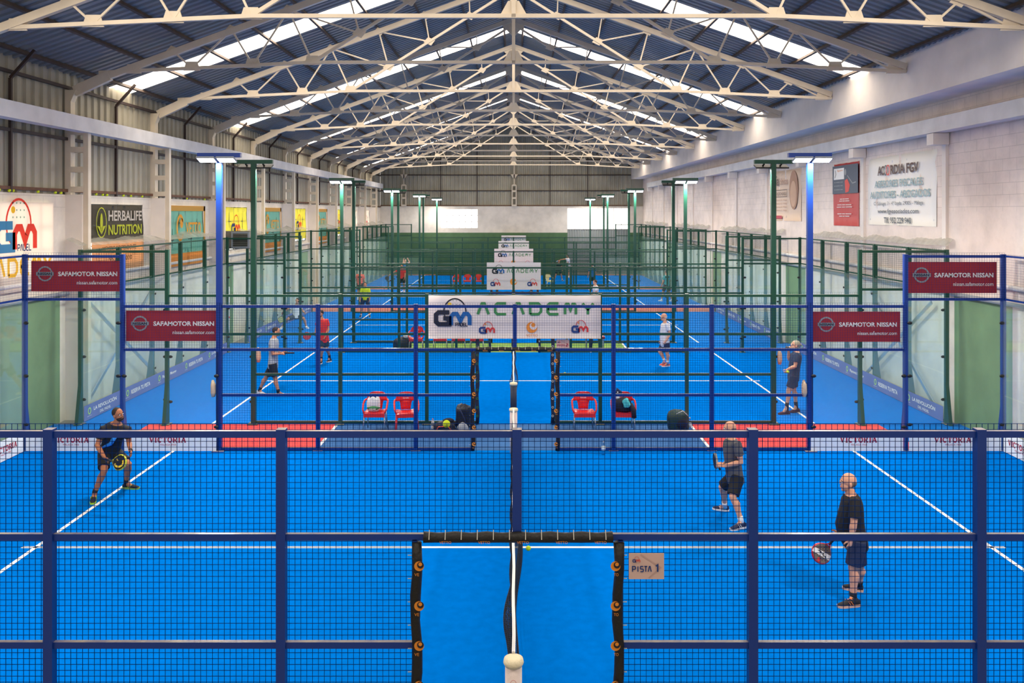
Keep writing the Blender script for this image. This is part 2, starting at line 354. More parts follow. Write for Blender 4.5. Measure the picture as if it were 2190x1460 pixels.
# back wall window and doorway
def pane_window(name,label,x0,x1,z0,z1,nx,nz):
    p=MB().box(x0,x1,YB+.1,YB+.12,z0,z1).build(name,M['pane']); tag(p,label,kind='structure'); mb=MB()
    for i in range(nx+1): x=x0+(x1-x0)*i/nx; mb.box(x-.02,x+.02,YB+.02,YB+.09,z0,z1)
    for i in range(nz+1): z=z0+(z1-z0)*i/nz; mb.box(x0,x1,YB+.02,YB+.09,z-.02,z+.02)
    mb.build('glazing_bar',M['white'],p)
pane_window('window_1','bright glazed window in the far end wall',-5.8,-2.85,3.68,5.2,6,3)
pane_window('window_2','bright translucent glazing above the grey shutter',4.28,9.2,3.6,5.28,8,1)
mb=MB(); P=corr(4.28,9.2,.2,.03)
for x,d in P: mb.v+=[(x,YB+.05+d,0),(x,YB+.05+d,3.6)]
mb.f=[(2*i,2*i+2,2*i+3,2*i+1) for i in range(len(P)-1)]
o=mb.build('door_1',M['shutter']); tag(o,'tall grey metal shutter door in the far end wall',kind='structure')
# door in left wall between second and third court
o=MB().box(XL,XL+.05,24.0-.9,24.0,0,2.08).build('door_2',M['pwhite']); tag(o,'white emergency exit door in the left wall between courts',kind='structure')
MB().box(XL+.05,XL+.07,23.06,24.04,2.08,2.14).box(XL,XL+.07,23.04,23.1,0,2.14).box(XL,XL+.07,24.0,24.06,0,2.14).build('door_frame',M['pwhite'],o); MB().box(XL+.06,XL+.13,23.2,23.9,1.0,1.05).build('push_bar',M['redp'],o)
o=MB().box(XL,XL+.12,23.3,23.6,2.35,2.6).build('emergency_light',M['pwhite']); tag(o,'small white box lamp with conduit above the white exit door','wall light'); MB().bar((XL+.03,23.45,2.6),(XL+.03,23.45,3.3),.03).build('conduit',M['dark'],o)
# ------------------------------------------------------------------ portal frames: columns and trusses
PY=[12.8+4.71*k for k in range(-2,10)]
TX=[-9.45,-8.1,-6.7,-5.35,-3.95,-2.6,-1.3,0]; BX=[-9.05,-7.65,-6.2,-4.78]; DX=[-3.67,-2.47,-1.28]
def topz(x): return roofz(x)-.30
def botz(x): x=abs(x); return 8.445 if x<=4.78 else 8.445-(x-4.78)*.048
def dgz(x): return 8.445+(11.45-8.445)*(4.78-abs(x))/4.78
def make_truss():
    r=thing('roof_truss','x','roof truss')
    for sg in (-1,1):
        xe=-10.35 if sg<0 else 9.33
        m=MB().bar((0,0,topz(0)),(xe,0,topz(xe) if sg>0 else topz(xe)-.12),.11,.15); 
        if sg<0: m.bar((-9.6,0,topz(9.6)-.1),(-10.42,0,7.75),.12,.24)
        m.build('rafter',M['truss'],r)
        xb=-9.85 if sg<0 else 9.33
        MB().bar((0,0,8.445),(sg*4.78,0,8.445),.08,.075).bar((sg*4.78,0,8.445),(xb,0,botz(xb)),.08,.075).build('bottom_chord',M['truss'],r)
        MB().bar((sg*4.78,0,8.445),(0,0,11.45),.06,.07).build('long_diagonal',M['truss'],r)
        T=[V((-sg*-1*abs(x),0,topz(x)-.05)) for x in TX]; T=[V((sg*abs(x),0,topz(x)-.05)) for x in TX]; B=[V((sg*abs(x),0,botz(x))) for x in BX]; D=[V((sg*abs(x),0,dgz(x))) for x in DX]
        web=[(T[0],B[0]),(B[0],T[1]),(T[1],B[1]),(B[1],T[2]),(T[2],B[2]),(B[2],T[3]),(T[3],B[3]),(T[3],D[0]),(T[4],D[0]),(T[4],D[1]),(T[5],D[1]),(T[5],D[2]),(T[6],D[2])]
        for a,b in web: MB().bar(a,b,.035,.04).build('web_strut',M['truss'],r)
        for q in B+D+T[1:6]:
            up=.02 if q in B else 0
            MB().prism([q+V((x,-.012,z)) for x,z in ((-.2,-.06),(.2,-.06),(.13,.16),(-.13,.16))] if q in B else [q+V((x,-.012,z)) for x,z in ((-.17,-.02),(.05,-.12),(.17,.04),(-.04,.13))],(0,.024,0)).build('gusset_plate',M['truss'],r)
    MB().bar((0,0,8.42),(0,0,11.6),.08,.08).build('king_post',M['truss'],r)
    MB().prism([(-.28,-.014,8.4),(.28,-.014,8.4),(.1,-.014,8.72),(-.1,-.014,8.72)],(0,.028,0)).build('gusset_plate',M['truss'],r); MB().prism([(-.4,-.014,11.42),(0,-.014,11.0),(.4,-.014,11.42),(0,-.014,11.6)],(0,.028,0)).build('gusset_plate',M['truss'],r)
    return r
def make_lcol():
    r=thing('wall_column','x','column')
    MB().box(-10.62,-10.48,-.1,.1,5.3,7.78).build('rear_leg',M['truss'],r)
    MB().box(-10.2,-10.08,-.07,.07,-.03,7.12).build('front_leg',M['truss'],r)
    MB().prism([(-10.62,-.1,7.78),(-10.36,-.1,7.78),(-10.48,-.1,7.5),(-10.62,-.1,7.45)],(0,.2,0)).build('column_cap',M['truss'],r)
    for z in (5.36,5.83,6.3,6.72): MB().box(-10.5,-10.19,-.1,-.085,z,z+.13).box(-10.5,-10.19,.085,.1,z,z+.13).build('batten',M['truss'],r)
    MB().box(-10.6,-10.2,-.12,.12,-.03,5.3).build('pilaster',M['white'],r)
    return r
t0=c0=None; j=0
for k,y in enumerate(PY):
    if y<6.5: continue
    if t0 is None:
        t0=make_truss(); c0=make_lcol(); t=t0; c=c0; t.location.y=c.location.y=y
    else: t=copy_tree(t0,(0,y-t0.location.y,0)); c=copy_tree(c0,(0,y-c0.location.y,0))
    last=k==len(PY)-1
    t['label']='cream steel roof truss spanning the hall, %s from the camera'%ORD[j]; t['group']='roof trusses'
    c['label']='white laced steel column on the left wall, %s from the camera'%ORD[j]; c['group']='left wall columns'
    p=MB().box(XR-.07,XR,y-.09,y+.09,-.03,6.72).build('pilaster',M['white']); tag(p,'narrow white pilaster on the right wall, %s from the camera'%ORD[j],'pilaster','right wall pilasters')
    MB().box(XR-.4,XR-.02,y-.16,y+.16,6.48,6.75).build('corbel',M['white'],p)
    if not last:
        ym=y+2.355; q=MB().bar((-10.56,ym,5.3),(-10.56,ym,7.7),.06).bar((-10.56,ym,7.7),(-10.05,ym,roofz(10.05)-.1),.06).build('cladding_mullion',M['brown']); tag(q,'rusty brown tube mullion on the left cladding, %s from the camera'%ORD[j],'mullion','left cladding mullions')
    j+=1
# purlins
i=0
for sg in (-1,1):
    for n,x in enumerate((.35,1.6,2.85,4.1,5.35,6.6,7.9,9.15,10.3)):
        if sg>0 and x>9.3: continue
        z=roofz(x)-.05
        q=MB().bar((sg*x,Y0,z),(sg*x,YB,z),.06,.08,up=(sg*SL,0,1)).build('roof_purlin',M['purlin'])
        tag(q,'dark rusty roof purlin on the %s slope, %s down from the ridge'%('left' if sg<0 else 'right',ORD[n].replace('nearest','first')),'purlin','roof purlins')
# crane beams, wall rails, pipes
for sg,x0,x1,lab in ((-1,-10.28,-9.98,'left'),(1,XR-.42,XR-.08,'right')):
    q=MB().box(x0,x1,Y0,YB-2.6 if sg<0 else YB-4.5,6.76,7.1).build('crane_beam',M['beamw']); tag(q,'long white painted crane beam along the %s wall'%lab,'beam')
    X=XL if sg<0 else XR
    for z,nm in ((2.98,'lower'),(3.32,'upper')):
        q=MB().tube([(X-sg*.07,Y0,z),(X-sg*.07,YB-.5,z)],.05,8).build('wall_pipe',M['pgrey'] if nm=='lower' else M['beamw']); tag(q,'%s horizontal pipe fixed along the %s wall'%(nm,lab),'pipe')
for z,nm in ((5.36,'lowest'),(6.58,'middle'),(7.8,'highest')):
    q=MB().box(XL,XL+.06,Y0,YB,z,z+.07).build('cladding_rail',M['rust'] if z<6 else M['brown']); tag(q,'%s brown rail along the left wall cladding'%nm,'rail','left cladding rails')
for n,z in enumerate((5.44,6.62,7.87,9.1,10.3)):
    xa=max(-10.6,-(11.7-z)/SL) ; q=MB().box(xa,min(9.35,-xa),YB,YB+.06,z,z+.07).build('gable_rail',M['rust'] if n==0 else M['brown']); tag(q,'brown horizontal rail on the far gable, %s from the bottom'%ORD[n].replace('nearest','first'),'rail','gable rails')
for n,x in enumerate((-5.8,-2.9,2.9,5.9)):
    q=MB().box(x-.03,x+.03,YB-.02,YB+.0,5.5,roofz(x)-.4).build('gable_mullion',M['brown']); tag(q,'brown vertical tube on the far gable, %s from the left'%ORD[n].replace('nearest','first'),'mullion','gable mullions')
for n,x in enumerate((-8.7,.05)):
    r=thing('gable_column','white laced column on the far gable, %s'%('left one' if n==0 else 'central one'),'column',(x,YB-.25,0))
    MB().box(x-.2,x-.12,YB-.3,YB-.1,5.42,7.1).box(x+.12,x+.2,YB-.3,YB-.1,5.42,7.1).build('column_leg',M['truss'],r)
    for z in (5.42,6.0,6.55,7.02): MB().box(x-.13,x+.13,YB-.3,YB-.26,z,z+.13).build('batten',M['truss'],r)
    MB().box(x-.04,x+.04,YB-.22,YB-.14,7.1,roofz(x)-.5).prism([(x-.3,YB-.22,7.95),(x+.3,YB-.22,7.95),(x+.05,YB-.22,7.6),(x-.05,YB-.22,7.6)],(0,.06,0)).build('upper_post',M['truss'],r)
# windows behind the left banners
bays=[15.4+4.71*i for i in range(10)]
for i,d in enumerate(bays):
    y0=d+CYW+(.85 if i==0 else .8); 
    p=MB().box(XL+.005,XL+.02,y0,y0+3.05,3.5,5.08).build('window_%d'%(3+i),M['pane']); tag(p,'daylit window behind a banner on the left wall, %s from the camera'%ORD[i],kind='structure')
    mb=MB()
    for n in range(7): mb.box(XL+.02,XL+.05,y0+n*.508-.012,y0+n*.508+.012,3.5,5.08)
    for n in range(4): mb.box(XL+.02,XL+.05,y0,y0+3.05,3.5+n*.527-.012,3.5+n*.527+.012)
    mb.build('glazing_bar',M['dark'],p)
for sg,lab in ((-1,'left'),(1,'right')):
    X=-10.3 if sg<0 else 10.14
    r=thing('cross_brace','pale steel cross brace behind the glass at the %s wall'%lab,'brace',(X,15,0))
    for a,b in (((X,12.7,.0),(X,16.7,2.65)),((X,13.2,2.7),(X,17.4,.0))): MB().bar(a,b,.03,.09).build('brace_bar',M['steel'],r)
# ------------------------------------------------------------------ court cages
def wires(mb,ax,c,a0,a1,z0,z1,r=.002,step=.0508):
    """welded wire mesh in the plane ax=c"""
    n=max(1,round((a1-a0)/step)); m=max(1,round((z1-z0)/step))
    for i in range(n+1):
        a=a0+(a1-a0)*i/n
        if ax=='y': mb.box(a-r,a+r,c-r,c+r,z0,z1)
        else: mb.box(c-r,c+r,a-r,a+r,z0,z1)
    for j in range(m+1):
        z=z0+(z1-z0)*j/m
        if ax=='y': mb.box(a0,a1,c+r,c+3*r,z-r,z+r)
        else: mb.box(c+r,c+3*r,a0,a1,z-r,z+r)
def clamp(x,y,z,par,ax='x'):
    MB().ell((x,y,z),(V((.055,0,0)),V((0,.02,0)),V((0,0,.035))),10,5).build('glass_clamp',M['dark'],par,True)
def side_fence(y,cm,out,labw):
    rr=(.002 if out<0 else .0015) if cm is M['blue'] else .0012
    """long mesh side of a court; out=-1: near side, +1: far side"""
    r=thing('mesh_fence',labw,'fence',(0,y,0))
    yi=y-out*.05
    q={} if cm is not M['blue'] else ({0:.03,2:2.06,4:4.02} if out<0 else {0:.026,2:2.045,4:4.055,6:6.06,8:8.02,10:10.02}); PX=lambda x: q.get(x,x)
    for x in range(-10,11,2):
        h=4.02 if abs(x)>=8 else 3.0
        z0=2.08 if x==0 else 0
        s=.04
        if abs(x)==6: continue
        x=PX(x); mb=MB().box(x-s,x+s,y-s,y+s,z0,h)
        if abs(x)>=6: mb.prism([(x-s,y+out*.04,0),(x-s,y+out*.2,0),(x-s,y+out*.04,.9)],(2*s,0,0))
        if z0==0: mb.box(x-.1,x+.1,y-.1+out*.04,y+.1+out*.04,0,.012)
        mb.build('post',cm,r)
    for a in range(-10,10,2):
        b=a+2; x0,x1=PX(a)+.04,PX(b)-.04; out8=(a<-8 or a>=8); out6=(a<-6 or a>=6); mid=(a in(-2,0))
        top=4.0 if out8 else 2.98; low=3.1 if out8 else 2.07
        rz=[top-.025,low]+([] if out6 else [1.14,.04])
        for z in rz:
            xa,xb=x0,x1
            if mid and z<2: xa,xb=(x0,-.86) if a==-2 else (.93,x1)
            MB().box(xa,xb,y-.02,y+.02,z-.028,z+.028).build('rail',cm,r)
        mb=MB()
        if out6: wires(mb,'y',yi,x0-.04,x1+.04,low,top+.05,rr)
        elif mid:
            wires(mb,'y',yi,x0-.04,x1+.04,2.06,3.03,rr); e=(x0-.04,-.83) if a==-2 else (.9,x1+.04); wires(mb,'y',yi,e[0],e[1],.02,2.06,rr)
        else: wires(mb,'y',yi,x0-.04,x1+.04,.02,3.03,rr)
        mb.build('wire_mesh',M['bwire'] if cm is M['blue'] else M['gwire'],r)
        if out6:
            MB().box(x0-.02,x1+.02,yi-.005,yi+.005,.02,low-.04).build('glass_panel',GLASS,r)
            for z in ((.55,1.54,2.62) if out8 else (.5,1.54)):
                clamp(x0+.02,yi-.012,z,r); clamp(x1-.02,yi-.012,z,r)
    for x in (-.85,.92): MB().box(x-.02,x+.02,y-.02,y+.02,0,2.05).build('door_jamb',cm,r)
    return r
def end_wall(y,x,cm,lab):
    sg=1 if x>0 else -1
    r=thing('glass_end_wall',lab,'glass wall',(x,y,0))
    for i in range(6):
        yy=y+2*i; s=.05
        if i in(0,5): continue
        MB().box(x+sg*.01,x+sg*.11,yy-s,yy+s,0,4.0).prism([(x+sg*.11,yy-s,0),(x+sg*.24,yy-s,0),(x+sg*.11,yy-s,1.0)],(0,2*s,0)).build('post',cm,r)
    for i in range(5):
        a,b=y+2*i+.05,y+2*i+1.95
        for z in (3.1,3.98): MB().box(x+sg*.03,x+sg*.07,a,b,z-.02,z+.02).build('rail',cm,r)
        mb=MB(); wires(mb,'x',x,a-.03,b+.03,3.1,4.02,.0012); mb.build('wire_mesh',M['bwire'] if cm is M['blue'] else M['gwire'],r)
        MB().box(x-.005,x+.005,a-.03,b+.03,.02,3.07).build('glass_panel',GLASS2,r)
        for z in (.55,1.54,2.62): MB().ell((x-sg*.015,a,z),(V((.015,0,0)),V((0,.05,0)),V((0,0,.035))),10,5).build('glass_clamp',M['dark'],r,True)
    return r
def flood(x,y,cm,face,lab,tilt=0.0):
    """tall pole with a cross arm and two led bars; face = +1 lamps on the far side, -1 near side"""
    r=thing('floodlight_pole',lab,'floodlight',(x,y,0),'court floodlight poles')
    MB().box(x-.055,x+.055,y-.045,y+.045,0,6.0).build('pole',cm,r); MB().box(x-.12,x+.12,y-.12,y+.12,0,.015).build('base_plate',cm,r)
    MB().box(x-.44,x+.44,y-.05,y+.05,6.0,6.09).build('crossarm',cm,r)
    yc=y+face*.16
    for sx in (-1,1):
        xa=x+sx*.2; h=MB().loft([[(xa+a*.18,yc+b*.11,z+b*face*tilt*.11) for a,b in ((-1,-1),(1,-1),(1,1),(-1,1))] for z in (5.93,5.965)]).build('lamp_housing',M['dark'] if face>0 else M['pgrey'],r)
        q=MB(); q.v=[(xa+a*.165,yc+b*.095,5.927+b*face*tilt*.095) for a,b in ((-1,-1),(-1,1),(1,1),(1,-1))]; q.f=[(0,1,2,3)]; q.build('led_panel',M['led'],h)
        MB().bar((xa,y+face*.04,6.0),(xa,yc,5.96),.03).build('bracket',M['dark'],h)
    L=bpy.data.lights.new('floodlight_beam','AREA'); L.shape='RECTANGLE'; L.size=.7; L.size_y=.18; L.energy=LAMP; L.color=(1,.95,.88)
    o=bpy.data.objects.new('floodlight_beam',L); COL.objects.link(o); o.parent=r; o.location=(0,face*.16,5.922)
    o.rotation_euler=(math.atan(tilt)*face,0,0)
    return r
def pad_frame(y,out,lab,mono=True):
    r=thing('door_padding',lab,'padding',(0,y,0),'door padding')
    yy=y-.03 if out<0 else y
    m=M['black'] if mono else M['navy']
    for sx in (-1,1):
        cx=-.835 if sx<0 else .9
        pts=[(cx+.012*math.sin(i*1.7),yy,2.02*i/9+.01) for i in range(10)]
        p=MB().tube(pts,[.044+.004*math.sin(i*2.1+sx) for i in range(10)],12).build('side_pad',m,r,True)
        if mono:
            S=Sheet((cx,yy-.052,0),(1,0,0),(0,0,1),p)
            for i in range(6):
                z=.15+i*.34; S.vetto(-sx*.03 if sx>0 else .03,z,.042,M['orange'],M['pblack'],'logo')
                S.text('lettering',M['orange'],'TO' if sx>0 else 'VE',-.01 if sx<0 else -.045,z-.085,.04,.025)
            S.done()
        else:
            S=Sheet((cx,yy-.052,0),(1,0,0),(0,0,1),p)
            for i in range(9): S.stroke('logo',M['pgreen'] if sx<0 else M['pwhite'],arc(0,.2+i*.2,.022,.022,0,345,9),.008)
            S.done()
        for i in range(10): MB().bar((cx+sx*.04,yy,.12+i*.2),(cx+sx*.07,yy-.02,.13+i*.2),.006).build('tie',M['lace'],p)
    p=MB().tube([(-.77+1.62*i/12,yy-.02,2.085-.006*(i%2)) for i in range(13)],[.04 if i%2 else .047 for i in range(13)],12).build('top_pad',m,r,True)
    if mono:
        S=Sheet((-.77,yy-.07,2.035),(1,0,0),(0,0,1),p)
        for i in range(5): S.text('lettering',M['orange'],'VETTO',.14+i*.33,.012,.1,.022)
        S.done()
        for i in range(12): MB().bar((-.72+i*.137,yy-.07,2.08),(-.72+i*.137,yy-.03,2.15),.006).build('tie',M['lace'],p)
    return r
def net(y,lab,first=False):
    r=thing('padel_net',lab,'net',(0,y+5,0),'court nets')
    mb=MB(); n,m=220,22
    if not first: n,m=50,8
    def px(t,z): 
        k=(.92-z)/.92
        A=.03+.11*math.exp(-((t-.12)/.055)**2)+.03*math.sin(t*31)**2; B=.08+.05*math.sin(t*14+1)
        return (-A*math.sin(math.pi*min(k*1.5,1))*.9+B*math.sin(math.pi*max(0,k*1.6-.6)*.5)*(1 if t>.06 else t/.06))*math.sin(t*math.pi)**.3
    y0,y1=y+.3,y+9.75; rr=.0026 if first else .003
    def wr(a,b): mb.bar(a,b,rr*2)
    def top(t): return .92-.04*math.sin(t*math.pi)
    for i in range(n+1):
        t=i/n
        pts=[V((px(t,top(t)*j/m),y0+(y1-y0)*t,.01+(top(t)-.03)*j/m)) for j in range(m+1)]
        for j in range(0,m,2): wr(pts[j],pts[min(j+2,m)])
    for j in range(m+1):
        for i in range(0,n,2):
            t,u=i/n,(i+2)/n
            wr((px(t,top(t)*j/m),y0+(y1-y0)*t,.01+(top(t)-.03)*j/m),(px(u,top(u)*j/m),y0+(y1-y0)*u,.01+(top(u)-.03)*j/m))
    q=mb.build('net_mesh',M['dark'],r)
    mb=MB()
    B=[[(dx+.004*math.sin(i*1.3),y0+(y1-y0)*i/30,top(i/30)+dz) for dx,dz in ((-.012,-.05),(.012,-.05),(.016,0),(0,.008),(-.016,0))] for i in range(31)]
    mb.loft(B).build('net_band',M['pwhite'],r)
    for yy,f in ((y+.22,1),(y+9.83,0)):
        m=M['navy'] if not first else M['pinkpad']
        p=MB().tube([(0,yy,.0),(0,yy,.4),(0,yy,.84)],.075,16).build('post_pad',m,r,True)
        MB().tube([(0,yy,.84),(0,yy,.87),(0,yy,.905),(0,yy,.915)],[.075,.092,.085,.04],16).build('pad_cap',M['cream'],p,True)
        if first and f: S=Sheet((-.05,yy-.078,.6),(1,0,0),(0,0,1),p); S.gm(.0,.09,.085,M['pdblue'],M['pred'],M['pred']); S.done()
    return r
M['pinkpad']=mat('pale_pink_padding','DCCBC4',.8,bump=(20,.3)); M['cream']=mat('cream_foam','E6D9B8',.9,bump=(30,.6))
for k in range(2):
    y=12.22*k; cm=M['blue'] if k==0 else M['green']; nm='blue' if k==0 else 'green'
    T=[]
    T.append(side_fence(y,cm,-1,'%s mesh fence along the near side of the %s court'%(nm,ORD[k])))
    T.append(side_fence(y+10,cm,1,'%s mesh fence along the far side of the %s court'%(nm,ORD[k])))
    T.append(end_wall(y,-10,cm,'glass end wall with %s posts, left end of the %s court'%(nm,ORD[k])))
    T.append(end_wall(y,10,cm,'glass end wall with %s posts, right end of the %s court'%(nm,ORD[k])))
    T.append(net(y,'dark net with white band across the %s court'%ORD[k],k==0))
    for x,sd in ((-6.02,'left') if k==0 else (-6,'left'),(6.06,'right') if k==0 else (6,'right')):
        for yy,f,ps in ((y,1,'near'),(y+10,-1,'far')):
            T.append(flood(x,yy,cm,f,'%s floodlight pole at the %s %s side of the %s court'%(nm,ps,sd,ORD[k]),.35))
    if k==0: pad_frame(0,-1,'black padding with orange marks around the nearest doorway'); pad_frame(10,1,'black padding around the doorway on the far side of the nearest court')
    else: T.append(pad_frame(y,-1,'navy padding around the doorway on the near side of the second court',False)); T.append(pad_frame(y+10,1,'navy padding around the doorway on the far side of the second court',False))
    if k==1:
        for q in (2,3,4):
            for t in T:
                c=copy_tree(t,(0,12.22*(q-1),0)); c['label']=c['label'].replace('second',ORD[q])
# ------------------------------------------------------------------ banners on the cages
def U(x): return V(x)
EX,EZ=V((1,0,0)),V((0,0,1))
def car_banner(x0,x1,z0,z1,lab):
    r,S=banner('sponsor_banner',lab,'banner',(x0,10.056,z0),EX,EZ,x1-x0,z1-z0,M['wine'],.004,'maroon sponsor banners on the blue fence')
    w,h=x1-x0,z1-z0; c=(w*.155,h*.58)
    S.stroke('emblem',M['pgrey'],arc(c[0],c[1],h*.225,h*.225,0,345,23),h*.05,2,True)
    S.rect('emblem',M['pgrey'],c[0]-h*.29,c[1]-h*.06,c[0]+h*.29,c[1]+h*.06,3); S.text('lettering',M['pblack'],'NISSAN',c[0]-h*.235,c[1]-h*.04,h*.47,h*.08,4,.03)
    S.text('lettering',M['pwhite'],'SAFAMOTOR NISSAN',w*.3,h*.5,w*.66,h*.15,2,.035); S.text('lettering',M['pwhite'],'nissan.safamotor.com',w*.51,h*.23,w*.45,h*.12,2,.01); S.done()
car_banner(-9.9,-8.06,3.255,3.88,'maroon car dealer banner high on the left corner panel')
car_banner(-7.96,-6.07,2.235,2.86,'maroon car dealer banner on the lower left panel beside the tall blue pole')
car_banner(6.14,8.0-.06,2.22,2.84,'maroon car dealer banner on the lower right panel beside the tall blue pole')
car_banner(8.09,9.92,3.22,3.86,'maroon car dealer banner high on the right corner panel')
def serif(S,t,x,y,w,h,m):
    """slab serif capitals"""
    adv={'V':.86,'I':.5,'C':.84,'T':.86,'O':.9,'R':.9,'A':.9}; tot=sum(adv[c]+.12 for c in t)-.12; u=w/tot; X=x; th=h*.2
    for c in t:
        a=adv[c]*u; p=lambda i,j:(X+i*a,y+j*h); st=lambda q,k=th:S.stroke('lettering',m,q,k,1)
        if c=='V': st([p(.12,.93),p(.5,.05)],th*1.2); st([p(.88,.93),p(.5,.05)],th*.7); st([p(-.05,.95),p(.34,.95)],h*.1); st([p(.66,.95),p(1.05,.95)],h*.1)
        if c=='I': st([p(.5,0),p(.5,1)],th*1.2); st([p(.05,.95),p(.95,.95)],h*.1); st([p(.05,.05),p(.95,.05)],h*.1)
        if c=='T': st([p(.5,0),p(.5,1)],th*1.2); st([p(.03,.95),p(.97,.95)],h*.12); st([p(.28,.05),p(.72,.05)],h*.1); st([p(.05,.68),p(.05,1)],h*.1); st([p(.95,.68),p(.95,1)],h*.1)
        if c=='C': st([(X+a*.5+math.cos(t_)*a*.42,y+h*.5+math.sin(t_)*h*.43) for t_ in [math.radians(50+i*26) for i in range(11)]]); st([p(.88,.62),p(.88,.98)],h*.1)
        if c=='O': S.stroke('lettering',m,[(X+a*.5+math.cos(t_)*a*.4,y+h*.5+math.sin(t_)*h*.43) for t_ in [math.radians(i*24) for i in range(15)]],th,1,True)
        if c=='R': st([p(.2,0),p(.2,1)],th*1.2); st([p(.05,.93),p(.6,.93),p(.82,.8),p(.82,.62),p(.6,.48),p(.2,.48)],th*.7); st([p(.5,.48),p(.85,.05)],th); st([p(0,.05),p(.42,.05)],h*.1); st([p(.68,.05),p(1.05,.05)],h*.1)
        if c=='A': st([p(.5,.97),p(.12,.05)],th*.7); st([p(.5,.97),p(.88,.05)],th*1.2); st([p(.25,.33),p(.75,.33)],h*.1); st([p(-.05,.05),p(.32,.05)],h*.1); st([p(.66,.05),p(1.08,.05)],h*.1)
        X+=a+.12*u
KICK=glass_mat('frosted_white_film',(.55,.57,.57,1))
def kick(O,Uv,w,items,lab,h=.41):
    r,S=banner('kick_panel',lab,'panel',O,Uv,EZ,w,h,M['kick'],.004,'white sponsor strips at the foot of the glass')
    for x in items: serif(S,'VICTORIA',x,h*.42,.74,.115,M['vic']); S.text('small_lettering',M['vic'],'MALAGA 1928',x+.22,h*.27,.32,.035,1)
    S.done()
kick((-9.94,9.93,.015),EX,1.9,[.54],'white sponsor strip along the floor at the far left corner of the blue court')
kick((-7.94,9.93,.015),EX,1.88,[.52],'white sponsor strip along the floor left of the left blue pole')
kick((6.06,9.93,.015),EX,1.88,[.6],'white sponsor strip along the floor right of the right blue pole')
kick((8.06,9.93,.015),EX,1.88,[.52],'white sponsor strip along the floor at the far right corner of the blue court')
kick((-9.97,.1,.015),(0,1,0),9.8,[1,3.6,6.2,8.82],'white sponsor strip along the left glass end of the blue court')
kick((9.97,9.9,.015),(0,-1,0),9.8,[.17,2.8,5.4,8],'white sponsor strip along the right glass end of the blue court')
LIME=mat('print_lime','A6D46B',.6)
def play(x,y,lab,sg):
    Uv=V((0,1,0)) if sg<0 else V((0,-1,0)); O=(x,y+.1 if sg<0 else y+9.9,.015)
    r,S=banner('kick_panel',lab,'panel',O,Uv,EZ,9.8,.36,M['playt'],.004,'violet sponsor strips at the foot of the glass')
    def blob(a): S.stroke('logo',LIME,arc(a,.2,.06,.07,0,345,11),.03,1,True); S.text('small_lettering',M['pwhite'],'playtomic',a-.1,.07,.2,.03,1)
    seq=[('LA REVOLUCI\u00d3N',1.15,'DEL P\u00c1DEL'),('RESERVA TU PISTA',1.15,None),('Playtomic Manager',1.0,None),('RESERVA TU PISTA',1.15,None),('LA REVOLUCI\u00d3N',1.15,'DEL P\u00c1DEL')]
    if sg>0: seq=seq[::-1]
    for i,(t,wd,t2) in enumerate(seq):
        a=.25+1.96*i; blob(a); S.text('lettering',M['pwhite'],t,a+.2,.17 if t2 else .13,wd,.11,1,.02)
        if t2: S.text('lettering',M['pwhite'],t2,a+.5,.05,.55,.08,1,.01)
    S.done(); return r
for sg,lab in ((-1,'left'),(1,'right')):
    a=play(sg*9.97,12.22,'violet sponsor strip along the %s glass end of the second court'%lab,sg)
    c=copy_tree(a,(0,12.22,0)); c['label']='violet sponsor strip along the %s glass end of the third court'%lab
# academy banners over the doorways
def academy(y,x0,x1,z0,z1,lab,big):
    r,S=banner('academy_banner',lab,'banner',(x0,y,z0),EX,EZ,x1-x0,z1-z0,M['banw'],.004,'white academy banners over the doorways',.006 if big else 0)
    w,h=x1-x0,z1-z0
    if big:
        S.gm(.13,.29,.85,M['pblack'],M['pblue'],M['pblack'],dots=(M['pgrey'],M['pyel']),pad=M['pblack'])
        S.word('lettering',M['pgreen'],'ACADEMY',1.13,.56,2.65,.25,.06,.6,1)
        S.gm(1.16,.12,.36,M['pdblue'],M['pred'],M['pred'],dots=(M['pgrey'],M['orange'])); S.gm(3.28,.14,.38,M['pdblue'],M['pred'],M['pred'],dots=(M['pgrey'],M['orange']))
        S.vetto(2.37,.26,.125,M['orange'],M['banw']); S.text('small_lettering',M['orange'],'VETTO',2.24,.05,.26,.055,1)
    else:
        S.gm(.2,h-.42,.45,M['pblack'],M['pblue'],M['pblack'],pad=M['pblack']); S.word('lettering',M['pgreen'],'ACADEMY',.76,h-.38,1.14,.13,.024,.6,1)
        S.gm(.14,.14,.36,M['pdblue'],M['pred'],M['pred']); S.gm(1.52,.14,.36,M['pdblue'],M['pred'],M['pred']); S.vetto(1.0,.3,.13,M['orange'],M['banw'])
    S.done()
academy(12.22-.15,-1.95,2.0,1.985,2.98,'wide white academy banner with green lettering on the second court fence',True)
for k in (2,3,4): academy(12.22*k-.15,-1.0,1.02,2.0,3.02,'small white academy banner on the near fence of the %s court'%ORD[k],False)
academy(58.88+.07,-.95,.97,2.2,3.12,'farthest small white academy banner beyond the fifth court',False)
for x,y,t,lab in ((.985,-.075,'1','pale sign plate reading PISTA 1 beside the nearest doorway'),(.985,12.22-.075,'2','pale sign plate reading PISTA 2 beside the second doorway')):
    r,S=banner('sign_plate',lab,'sign',(x,y,1.735),EX,EZ,.3,.22,M['pink'],.006); mm=M['pdblue'] if t=='1' else M['vic']
    S.gm(.03,.145,.065,M['pdblue'],M['pred'],M['pred']); S.word('lettering',mm,'PISTA',.03,.065,.16,.045,.009,.3,1); S.word('number',mm,t,.225,.065,.04,.06,.013,.3,2)
    S.stroke('chevron',mat('dusty_rose_print','C9A59C',.6),[(.1,.21),(.27,.1),(.17,.01)],.012,.5); S.done()
